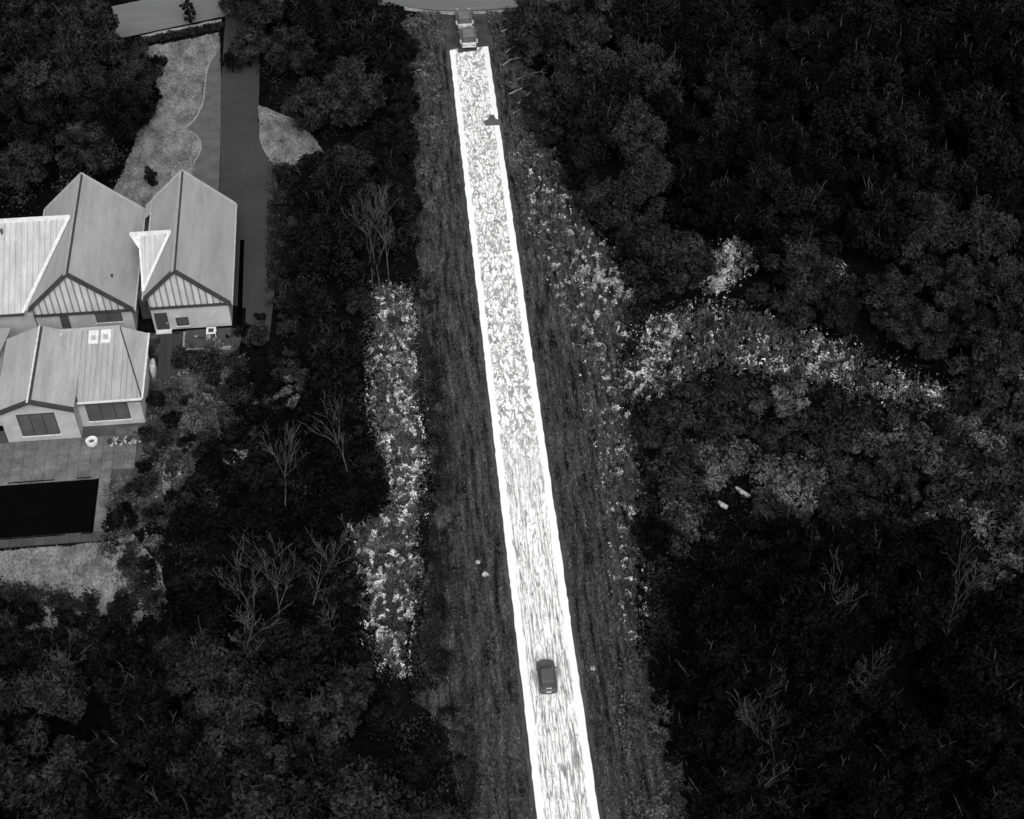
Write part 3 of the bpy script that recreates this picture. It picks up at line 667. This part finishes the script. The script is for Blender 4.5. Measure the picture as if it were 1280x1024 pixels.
# low thickets
def thicket(poly, n, dmin, kinds, smin, smax, label, group, name='shrub', openok=False, seed=1):
    rr = random.Random(seed); xs = [p[0] for p in poly]; ys = [p[1] for p in poly]; got = []; c = 0
    for _ in range(n*40):
        if c >= n: break
        x = rr.uniform(min(xs), max(xs)); y = rr.uniform(min(ys), max(ys)); s = rr.uniform(smin, smax)
        if not inside(x, y, poly) or not in_view(x, y): continue
        if any((x-a)**2+(y-b)**2 < dmin*dmin for a, b in got): continue
        if not openok and blocks_open(x, y, 2.6*s, 2.0*s): continue
        got.append((x, y)); c += 1
        k = rr.choice(kinds); place(name, sort_shrub(S[k][rr.randrange(4)]), (x, y, 0), rr.uniform(0, 6.28), s, label, 'shrub', group)
thicket(MIDVEG, 150, 2.5, ['mid','mid','grey'], 0.9, 1.7, 'grey low bush in the thicket below the pale clearing across the road', 'bushes of the thicket across the road', seed=2)
thicket(BAREWOOD, 70, 2.4, ['black','black','dark'], 0.8, 1.3, 'near-black low bush under the bare trees left of the road', 'bushes under the bare trees', seed=3)
thicket(YARDVEG, 62, 1.9, ['mid','grey','dark','mid'], 0.35, 1.0, 'small grey shrub in the yard right of the pool patio', 'shrubs in the yard', seed=4, openok=True)
thicket([(-62,92),(-54,91.2),(-47,88.5),(-39,87.5),(-38,85),(-62,88)], 18, 1.6, ['dark','dark','mid'], 0.6, 1.1, 'dark bush at the lower edge of the pool lawn', 'bushes along the pool lawn', seed=12, openok=True)
def scrub(name, poly, n, hgt, size, m, seed, label, ms=0.5, thr=0.0, soft=0.15, grow=0.6, net=0.0):
    """uncountable scrub: leaf-sized faces in patches that follow a noise, ragged and open at the edges"""
    rr = random.Random(seed); v = []; f = []; xs = [p[0] for p in poly]; ys = [p[1] for p in poly]; c = 0; tries = 0
    while c < n*1.7 and tries < n*90:
        tries += 1
        x = rr.uniform(min(xs)-1, max(xs)+1); y = rr.uniform(min(ys)-1, max(ys)+1)
        jx, jy = rr.gauss(0, grow), rr.gauss(0, grow)
        if not inside(x+jx, y+jy, poly): continue
        q = noise.noise(Vector((x*ms, y*ms, seed*3.3))) + 0.45*noise.noise(Vector((x*ms*2.6, y*ms*2.6, seed*1.7)))
        if q < thr + rr.uniform(-soft, soft): continue
        if net and abs(noise.noise(Vector((x*net, y*net, seed*2.1))) + 0.3*noise.noise(Vector((x*net*2.7, y*net*2.7, seed)))) > 0.11: continue
        c += 1; z = hgt*rr.random()*min(1.0, 0.35+2.2*max(0, q-thr)); s_ = 0.72*size*rr.uniform(0.5, 1.5)
        nn = Vector((rr.uniform(-.8,.8), rr.uniform(-.8,.8), rr.uniform(0.2,1))).normalized(); a = nn.orthogonal().normalized(); b = nn.cross(a); th = rr.uniform(0, 6.28)
        u = (a*math.cos(th)+b*math.sin(th))*s_; w_ = (b*math.cos(th)-a*math.sin(th))*s_*rr.uniform(0.3,0.65); p = Vector((x, y, z+0.05)); i = len(v)
        v += [tuple(p-u), tuple(p+w_), tuple(p+u), tuple(p-w_)]; f.append((i, i+1, i+2, i+3))
    o = link(name, mesh_of(name, v, f, m)); tag(o, label, 'scrub', None, 'stuff')
SCRUB_R = [(4.6,158),(8.9,157),(11,148),(16,131),(15,127),(12,118),(12.2,106),(10.8,92),(9.6,82),(8.0,82),(8.6,110),(8.6,122),(5.4,138)]
scrub('pale_scrub', SCRUB_L1, 8500, 1.0, 0.18, M['leaf_pale'], 21, 'pale leafy scrub of the upper strip left of the road', 0.5, -0.18, net=0.85)
scrub('grey_scrub', SCRUB_L1, 9000, 0.8, 0.18, M['leaf_grey'], 31, 'grey low growth of the upper strip left of the road', 0.6, -0.3, 0.15, 1.2)
scrub('pale_scrub', SCRUB_L2, 7000, 1.0, 0.18, M['leaf_pale'], 22, 'pale leafy scrub of the lower strip left of the road', 0.7, -0.05, net=0.85)
scrub('grey_scrub', SCRUB_L2, 7000, 0.8, 0.18, M['leaf_grey'], 32, 'grey low growth of the lower strip left of the road', 0.6, -0.3, 0.15, 1.2)
scrub('pale_scrub', SCRUB_R, 6500, 0.9, 0.17, M['leaf_pale'], 23, 'pale leafy scrub on the right road verge', 0.8, 0.16, 0.08, net=0.85)
scrub('grey_scrub', SCRUB_R, 13000, 0.7, 0.17, M['leaf_grey'], 24, 'grey leafy scrub on the right road verge', 0.7, -0.05, 0.15, 1.0, net=0.9)
scrub('pale_scrub', CLEAR1, 2600, 1.2, 0.20, M['leaf_pale'], 25, 'pale leafy scrub of the long clearing', 0.36, 0.08, 0.08, 1.0, net=0.85)
scrub('grey_scrub', CLEAR1, 13000, 1.0, 0.2, M['leaf_grey'], 26, 'grey leafy scrub of the long clearing', 0.6, -0.25, 0.15, 1.6, net=0.9)
scrub('pale_scrub', CLEAR2, 900, 1.2, 0.19, M['leaf_pale'], 27, 'pale leafy scrub of the small gap above the clearing', 0.6, 0.0, 0.1, 0.6, net=0.85)
scrub('pale_scrub', CLEAR3, 900, 1.0, 0.18, M['leaf_pale'], 28, 'pale leafy scrub of the little gap right of the clearing', 0.6, 0.0, 0.1, 0.5, net=0.85)
for k, (poly, n, lb) in enumerate([
    ([(12.6,113.6),(14.4,113.0),(18.8,115.4),(17.5,118.6),(13.4,117.6)], 2300, 'dense near-white bush patch at the verge end of the clearing'),
    ([(15.2,120.5),(19.5,121.5),(21.0,125.0),(17.6,124.8)], 1700, 'dense near-white bush patch at the upper side of the clearing'),
    ([(33.6,114.8),(36.6,114.4),(38.0,118.6),(35.4,120.0)], 700, 'dense near-white bush patch in the middle of the clearing'),
    ([(25.0,130.0),(26.8,130.0),(29.6,135.4),(28.0,136.8)], 1300, 'dense near-white bush patch in the small gap'),
    ([(9.4,133.0),(13.6,128.6),(15.6,130.2),(12.2,136.0)], 1700, 'dense near-white bush patch at the widest part of the right verge'),
    ([(20.5,110.0),(22.0,109.6),(22.6,111.2),(21.0,111.6)], 300, 'small near-white bush patch below the clearing')]):
    scrub('pale_scrub', poly, n, 1.4, 0.19, M['leaf_pale'], 60+k, lb, 0.5, -0.35, 0.1, 0.5, net=0.55)
scrub('grey_scrub', [(6.5,60),(13,60),(12.6,68),(9.6,81),(7,78)], 5000, 0.8, 0.18, M['leaf_grey'], 29, 'grey leafy scrub at the lower right verge', 0.7, 0.0, 0.1, 0.9)
scrub('grey_scrub', [(-9.4,146),(-6.2,146),(-4.6,184),(-5,191),(-9,191)], 6500, 0.9, 0.19, M['leaf_grey'], 30, 'grey leafy scrub left of the junction', 0.6, 0.05, 0.1, 0.8)
scrub('grey_scrub', [(4.4,156),(9.5,156),(9.5,178),(8.5,191),(4.2,191)], 8000, 0.9, 0.19, M['leaf_grey'], 33, 'grey leafy scrub right of the junction', 0.6, 0.05, 0.1, 0.8)
scrub('dark_scrub', [(-13,60),(-9,60),(-9.5,70),(-12.5,77),(-10,100),(-9.8,135),(-8.5,135),(-8,100),(-9.5,85),(-8,66)], 10000, 1.1, 0.18, M['leaf_mid'], 34, 'dark leafy growth along the outer edge of the left verge', 0.5, -0.1, 0.2, 0.9)
YARD_LOW = [(-43.8,99),(-40.5,100),(-36,106),(-33,112),(-30.8,119),(-30.6,124.5),(-36.5,124.6),(-36.9,121.0),(-40.6,120.6),(-41.0,115),(-41.2,109),(-43.8,107)]
scrub('grey_scrub', YARD_LOW, 8000, 0.8, 0.18, M['leaf_grey'], 35, 'grey leafy growth between the yard shrubs', 0.6, 0.0, 0.1, 0.8)
scrub('pale_scrub', [(-38.6,104.6),(-35.8,104.6),(-35.8,107.4),(-38.6,107.4)], 700, 0.9, 0.17, M['leaf_pale'], 36, 'pale leafy clump in the yard', 0.8, -0.05, 0.1, 0.4, net=0.85)
scrub('understorey', [(-40,84),(-36,104),(-26,118),(-24,132),(-25,156),(-20,161),(-25,170),(-29,180),(-28,194),(-9,194),(-9.5,140),(-15.5,134),(-16.5,116),(-19,98),(-17.5,84),(-13,76),(-10,66),(-10,58),(-40,58)], 20000, 1.8, 0.24, M['leaf_mid'], 41, 'dark undergrowth on the floor of the wood left of the road', 0.25, -0.1, 0.2, 1.0)
scrub('understorey', [(-82,151),(-56,153),(-48,158),(-44.5,168),(-43.5,176),(-47,187),(-56,190),(-82,190)], 11000, 1.8, 0.24, M['leaf_grey'], 42, 'grey undergrowth on the floor of the grove behind the houses', 0.3, -0.1, 0.2, 1.2)
scrub('understorey', [(9,196),(9,158),(12,148),(16.5,131),(22,128),(30,142),(38,130),(50,112),(80,114),(100,196)], 20000, 1.8, 0.26, M['leaf_mid'], 43, 'dark undergrowth in the wood above the clearing', 0.22, 0.0, 0.2, 1.0)
scrub('understorey', [(10,80),(12,90),(30,90),(40,87),(47,79),(62,78),(56,56),(14,56),(12.8,66)], 9000, 1.5, 0.26, M['leaf_dark'], 44, 'near-black undergrowth in the wood below the thicket', 0.25, -0.1, 0.2, 1.0)
scrub('understorey', MIDVEG, 9000, 1.6, 0.3, M['leaf_mid'], 45, 'grey undergrowth between the thicket bushes', 0.3, -0.2, 0.2, 1.0)
scrub('understorey', [(-27.0,132),(-26.0,132),(-25.4,156),(-24,158),(-26.4,158.4),(-27.0,150)], 2600, 1.3, 0.26, M['leaf_mid'], 46, 'dark growth hanging over the right edge of the driveway', 0.5, -0.2, 0.2, 0.7)
scrub('grey_scrub', [(-62,91),(-54,91.6),(-46,89.4),(-39,88),(-37,92),(-38.5,96),(-41,98.6),(-44,98.6),(-40,92),(-46,91.6),(-54,94)], 6500, 1.0, 0.2, M['leaf_mid'], 47, 'grey growth fringing the pool lawn', 0.5, -0.05, 0.2, 0.6)
# bare pale trees
bl = [(-29.6,80.5,1.25),(-28.0,85.5,1.0),(-25.6,84.5,1.15),(-22.9,87.0,1.1),(-20.5,84.0,0.8),(-25.1,100.5,1.0),(-18.6,104.0,1.0),(-46,80,0.9)]
for i, (x, y, s) in enumerate(bl):
    p = BARE[i % 7]; place('bare_tree', [('trunk', p[0]), ('branches', p[1])], (x, y, 0), 0.9*i, s, 'leafless pale tree standing among dark bushes left of the road', 'tree', 'bare trees left of the road')
for i, (x, y, s) in enumerate([(17.5,66,1.15),(22.5,77,1.1),(13.8,60,1.0),(37,75.5,1.1),(29,72,0.9)]):
    p = BARE_DIM[i % 3]; place('bare_tree', [('trunk', p[0]), ('branches', p[1])], (x, y, 0), 1.3*i+0.4, s, 'leafless pale tree among near-black crowns across the road', 'tree', 'bare trees across the road')
for i, (x, y, s) in enumerate([(-14.3,133,1.1),(-13.2,134,1.0),(-15.2,134.5,0.9),(-14.9,136.5,0.9)]):
    p = BARE[(i+1) % 7]; place('bare_tree', [('trunk', p[0]), ('branches', p[1])], (x, y, 0), 2.1*i, s, 'thin leafless pale tree at the top of the left scrub strip', 'tree', 'bare trees at the scrub strip')
# garden conifer and shrubs standing on the front lawn
cc = tree_proto(1500, 5.0, 1.35, 1600, 0.22, M['leaf_dark'], 'cone')
place('conifer', sort_tree(cc), (-39.6,192.9,0), 0.4, 1.0, 'slim dark conifer at the edge of the cross road', 'tree', None)
for i, (x, y, s, lb) in enumerate([(-43.3,180.0,0.7,'dark pointed shrub on the front lawn'), (-42.4,156.0,0.55,'small dark pointed shrub behind the gabled houses')]):
    place('shrub', sort_shrub(S['dark'][i]), (x, y, 0), 1.0+i, s, lb + (' near the hedge' if i == 0 else ''), 'shrub', None, 1.7)
# clipped hedge along the cross road
rr = random.Random(9); cs = []
for k in range(60):
    t = k/59; cs.append((-47.0+12.2*t, 187.8+3.0*t+rr.uniform(-.15,.15), rr.uniform(0.35,0.9), rr.uniform(0.5,0.7)))
hd = empty('hedge', (-41,189.3,0), 'dark clipped hedge running along the cross road edge', 'hedge')
v, f = leaf_cloud(91, cs, 3800, 0.16); v = [(x, y, max(0.03, z)) for x, y, z in v]
link('foliage', mesh_of('foliage', v, f, M['leaf_mid']), hd)
mb = MB()
for k in range(0, 60, 4): mb.tube([(cs[k][0], cs[k][1], 0.0), (cs[k][0]+0.1, cs[k][1], 0.7)], [0.05, 0.02], 5)
mb.build('stem', M['bark_dark'], hd)
# planter shrubs and pots
for i in range(11):
    x = -36.7 + 0.45*i + rr.uniform(-.12,.12); y = rr.uniform(126.1, 128.3)
    k = rr.choice(['pale','grey','dark','pale']); place('shrub', sort_shrub(S[k][i % 4]), (x, y, 0.2), rr.uniform(0,6), rr.uniform(0.14,0.24), 'small plant growing in the planter bed by the smaller house', 'plant', 'plants in the planter bed')
potm = lathe([(0.17,0),(0.26,0.38),(0.28,0.42),(0.22,0.42),(0.2,0.36)], 12).mesh('pot', M['trim_pale'])
for i in range(7):
    p = S['pale' if i % 2 else 'grey'][i % 4]
    o = place('potted_plant', [], (-44.2+0.5*i, 112.0+rr.uniform(-.2,.2), 0.15), rr.uniform(0,6), 1.0, 'pale pot with a small plant in the row on the patio', 'potted plant', 'pots in a row on the patio')
    link('pot', potm, o, False); c = link('foliage', p[0], o, False); c.location = (0,0,0.33); c.scale = (0.2,0.2,0.22)
# white upturned dinghy-shaped tank beside the deck
o = empty('water_tank', (-40.35,122.6,0), 'white oblong tank standing upright beside the dark deck', 'tank')
rings = []
for z, k in ((0.01,0.8),(0.1,1.0),(1.2,1.0),(1.4,0.85),(1.48,0.4)):
    rings.append([(-40.35+0.33*k*math.cos(a*math.pi/8), 122.6+1.1*k*math.sin(a*math.pi/8), z) for a in range(16)])
MB().loft(rings).build('body', M['white'], o, True)
MB().tube([(-40.35,122.6,1.47),(-40.35,122.6,1.56)], [0.14,0.14], 10).build('lid', M['trim_soft'], o)

# ------------------------------------------------------------------ grass
import numpy as np
def tufts(name, poly, n, hgt, wid, m, seed, excl=None, label=None):
    rs = np.random.RandomState(seed); xs = [p[0] for p in poly]; ys = [p[1] for p in poly]; pts = []
    rr = random.Random(seed)
    while len(pts) < n:
        x = rr.uniform(min(xs), max(xs)); y = rr.uniform(min(ys), max(ys))
        if inside(x, y, poly): pts.append((x, y))
    P_ = np.array(pts); k = 3; N = n*k
    base = np.repeat(P_, k, 0) + rs.normal(0, wid*0.8, (N, 2)); a = rs.uniform(0, 6.283, N)
    h_ = hgt*rs.uniform(0.35, 1.3, N); w_ = wid*rs.uniform(0.5, 1.2, N); ln = rs.normal(0, 0.35, (N, 2))*h_[:, None]
    V = np.zeros((N, 3, 3)); V[:, 0, 0] = base[:, 0]-np.cos(a)*w_; V[:, 0, 1] = base[:, 1]-np.sin(a)*w_
    V[:, 1, 0] = base[:, 0]+np.cos(a)*w_; V[:, 1, 1] = base[:, 1]+np.sin(a)*w_; V[:, 2, :2] = base+ln; V[:, 2, 2] = h_; V[:, :2, 2] = 0.0
    me = bpy.data.meshes.new(name); me.from_pydata(V.reshape(-1, 3).tolist(), [], np.arange(N*3).reshape(-1, 3).tolist()); me.materials.append(m)
    o = bpy.data.objects.new(name, me); col.objects.link(o); tag(o, label, 'grass', None, 'stuff'); return o
tufts('verge_grass', [(-3.2 if x > -3 else x, y) for x, y in VERGE_L], 26000, 0.32, 0.09, M['verge_grass'], 1, None, 'rough grass of the left road verge')
tufts('verge_grass', [(3.2 if x < 3 else x, y) for x, y in VERGE_R], 26000, 0.38, 0.10, M['verge_grass'], 2, None, 'rough grass of the right road verge')
tufts('lawn_grass', LAWN_W, 9000, 0.16, 0.09, M['lawn_grass'], 3, None, 'mown grass of the front lawn')
tufts('lawn_grass', LAWN_E, 2500, 0.16, 0.09, M['lawn_grass'], 4, None, 'mown grass of the patch beside the driveway')
tufts('lawn_grass', POOL_LAWN, 8000, 0.16, 0.09, M['lawn_grass'], 5, None, 'mown grass of the lawn below the pool')
dry = mottled('dry_grass', 40, 150, (0.9, 0.6, 0.9), 6, 0, 1, 0, 0.5, True, 0, 0.36, 0.68)
tufts('dry_grass', SCRUB_L1, 2500, 0.5, 0.13, dry, 6, None, 'pale dry grass of the upper left scrub strip')
tufts('dry_grass', SCRUB_L2, 2200, 0.5, 0.13, dry, 7, None, 'pale dry grass of the lower left scrub strip')
tufts('dry_grass', CLEAR1, 2500, 0.5, 0.13, dry, 8, None, 'pale dry grass of the clearing')
tufts('dry_grass', CLEAR2, 300, 0.5, 0.13, dry, 9, None, 'pale dry grass of the small gap above the clearing')

# ------------------------------------------------------------------ stones, logs, rail
def rock(x, y, s, label, seed):
    rr = random.Random(seed); rings = []
    for z, k in ((0,0.8),(0.25,1.0),(0.5,0.75),(0.62,0.3)):
        rings.append([(s*k*math.cos(a*0.785)*rr.uniform(.8,1.2), s*k*math.sin(a*0.785)*rr.uniform(.8,1.2), s*z) for a in range(8)])
    o = MB().loft(rings).build('stone', M['stone']); o.location = (x, y, 0.0); tag(o, label, 'stone')
rock(-5.8, 92.5, 0.3, 'pale stone on the left verge, upper of a pair', 1); rock(-5.2, 90.9, 0.36, 'pale stone on the left verge, lower of a pair', 2)
rock(4.25, 78.9, 0.3, 'pale stone on the right verge beside the car', 3)
for i, (x, y, a, lb) in enumerate([(20.4,97.4,2.2,'shorter pale log lying in the thicket across the road'),(22.8,98.9,2.2,'longer pale log lying in the thicket across the road')]):
    L = 0.6+0.35*i; o = MB().tube([(-L,0,0.25),(0,0.12,0.3),(L,0,0.24)], [0.24,0.27,0.16], 8).build('log', M['stone']); o.location = (x, y, 0.0); o.rotation_euler = (0,0.1,a); tag(o, lb, 'log')
def rail(name, pts, r, label, cat, m):
    o = empty(name, (pts[0][0], pts[0][1], 0), label, cat); MB().tube(pts, [r]*len(pts), 6).build('bar', m, o)
    for p in pts[::2]: MB().tube([(p[0],p[1],0),(p[0],p[1],p[2])], [0.06,0.06], 6).build('post', M['bark_dark'], o)
rail('guard_rail', [(5.6,188.2,0.8),(7.6,188.9,0.8),(9.6,189.6,0.8)], 0.12, 'pale straight rail beside the junction mouth', 'rail', M['edge'])
def bough(pts, r, lb):
    o = MB().tube(pts, [r*(1-0.7*i/(len(pts)-1)) for i in range(len(pts))], 6).build('fallen_bough', M['edge']); tag(o, lb, 'branch')
bough([(5.6,168.6,0.3),(7.6,170.0,1.2),(9.8,171.0,1.7),(12.2,171.3,1.5)], 0.13, 'long pale arched bough lying right of the upper road')
bough([(6.0,174.4,0.1),(7.8,175.0,0.5),(9.6,175.3,0.6)], 0.10, 'short pale bough lying right of the upper road above the arched one')

bough([(8.6,183.2,0.1),(10.8,184.6,0.6),(13.2,184.9,0.9),(15.0,184.0,0.6)], 0.11, 'pale curved bough lying right of the junction mouth')
bough([(4.8,166.8,0.1),(6.6,167.8,0.4),(8.4,168.0,0.4)], 0.09, 'thin pale bough close to the grey patch on the road edge')
bough([(-8.5,184.2,0.1),(-10.8,185.6,0.5),(-13.4,186.0,0.8)], 0.11, 'pale bough lying left of the junction mouth')
bough([(-7.0,178.0,0.1),(-9.2,176.6,0.5),(-11.2,176.2,0.7)], 0.09, 'thin pale bough reaching into the wood left of the upper road')
rr = random.Random(31)
for k, (x, y, L, place_) in enumerate([(4.6,171.0,4.4,'just below the arched bough'),(4.4,177.8,3.8,'midway between the arched bough and the junction'),(4.8,185.9,5.0,'behind the pale straight rail'),(4.9,180.6,3.4,'above the middle one right of the upper road')]):
    bough([(x,y,0.2),(x+L*0.3,y+rr.uniform(0.2,0.7),0.7),(x+L*0.65,y+rr.uniform(0.3,0.9),1.1),(x+L,y+rr.uniform(-0.4,0.5),0.9)], 0.12, 'pale bough lying across the verge ' + place_)
scrub('pale_scrub', [(-12.5,180.5),(-7.5,181),(-6.8,187.5),(-12,188)], 900, 1.0, 0.2, M['leaf_grey'], 51, 'pale leafy clump left of the junction mouth', 0.5, -0.1, 0.1, 0.6)
scrub('dark_scrub', [(9.6,158),(11.4,149),(16,131),(12.4,118),(12.6,106),(11,92),(9.6,81),(12.4,66),(13,58),(14.5,58),(14.5,68),(12,82),(13,92),(14.5,106),(14,114),(18.5,131),(13.5,150),(11.5,160)], 7000, 1.6, 0.22, M['leaf_mid'], 52, 'dark leafy growth along the outer edge of the right verge', 0.5, -0.1, 0.2, 0.8)
# ------------------------------------------------------------------ cars
def make_car(label, x, y, paint, bumper, L=3.85, W=1.72, rz=0.0, rear='trim_soft'):
    c = empty('car', (x, y, 0.016), label, 'car'); hl, hw = L/2, W/2
    def ring(yy, w_, z0, z1, sh=0.12):     # rounded section across the car
        return [(-w_,yy,z0),(w_,yy,z0),(w_,yy,z1-sh),(w_-sh,yy,z1),(-w_+sh,yy,z1),(-w_,yy,z1-sh)]
    secs = [(-hl,.78,.34,.72),(-hl+.12,.84,.24,.86),(-hl+.6,hw,.22,.90),(0,hw,.22,.88),(hl-1.1,hw,.22,.86),(hl-.35,.83,.24,.74),(hl-.05,.74,.32,.62)]
    body = MB().loft([ring(*s) for s in secs]); o = body.build('body', M[paint], None, False); o.parent = c
    cab = [(-hl+.14,.62,.84,.90),(-hl+.40,.66,.84,1.36),(-hl+.75,.66,.84,1.46),(.15,.65,.84,1.45),(.55,.62,.84,1.30),(hl-1.0,.60,.80,.86)]
    o = MB().loft([ring(s[0],s[1],s[2],s[3],.10) for s in cab]).build('cabin', M['car_glass']); o.parent = c
    o2 = MB().loft([ring(-hl+.48,.60,1.36,1.435,.05),ring(-hl+.75,.62,1.40,1.50,.05),ring(.12,.61,1.40,1.49,.05),ring(.28,.58,1.37,1.435,.05)]).build('roof_panel', M[paint]); o2.parent = c
    for sx in (-1, 1):
        for yy in (-hl+.72, hl-.74):
            w_ = MB().tube([(sx*(hw-.17),yy,.31),(sx*(hw+.01),yy,.31)], [.31,.31], 14).build('wheel', M['tyre']); w_.parent = c
            q = MB().tube([(sx*(hw+.005),yy,.31),(sx*(hw+.02),yy,.31)], [.18,.18], 10).build('rim', M['trim_soft']); q.parent = w_
        q = MB().box(sx*hw-.02 if sx > 0 else -hw-.16, hw+.16 if sx > 0 else -hw+.02, .48, .62, .88, 1.02).build('mirror', M[paint]); q.parent = c
        q = MB().box(sx*.62-.13, sx*.62+.13, hl-.22, hl-.07, .58, .70).build('headlight', M['trim_soft']); q.parent = c
        q = MB().box(sx*.64-.10, sx*.64+.10, -hl-.02, -hl+.10, .66, .80).build('tail_light', M['car_dark']); q.parent = c
    q = MB().box(-.25,.25,-hl-.03,-hl+.02,.50,.62).build('number_plate', M['white']); q.parent = c
    q = MB().box(-.72,.72,-hl-.06,-hl+.06,.30,.46).build('bumper', M[bumper]); q.parent = c
    return c
c1 = make_car('dark grey small hatchback driving alone on the white-hot road', -0.32, 78.15, 'car_dark', 'car_dark', 3.65)
for sx in (-.14, .14):
    q = MB().box(sx-.11, sx+.11, -1.70, -1.64, .93, .985).build('badge', M['white']); q.parent = c1
for i, (y, lb) in enumerate([(189.3, 'grey car waiting first in the queue at the junction mouth'), (184.6, 'grey car waiting second in the queue at the junction mouth')]):
    c = make_car(lb, -0.2+0.25*i, y, 'car_grey', 'white', 3.9, 1.75); c.scale = (1.35, 1.15, 1.15)
    q = MB().box(-.70,.70,-1.98,-1.84,.62,.90).build('tailgate_trim', M['white']); q.parent = c
    for sx in (-1, 1):
        q = MB().box(sx*.86-.09, sx*.86+.09, -1.80, -1.15, .74, .93).build('wing_trim', M['trim_soft']); q.parent = c
print('trees', ntree)
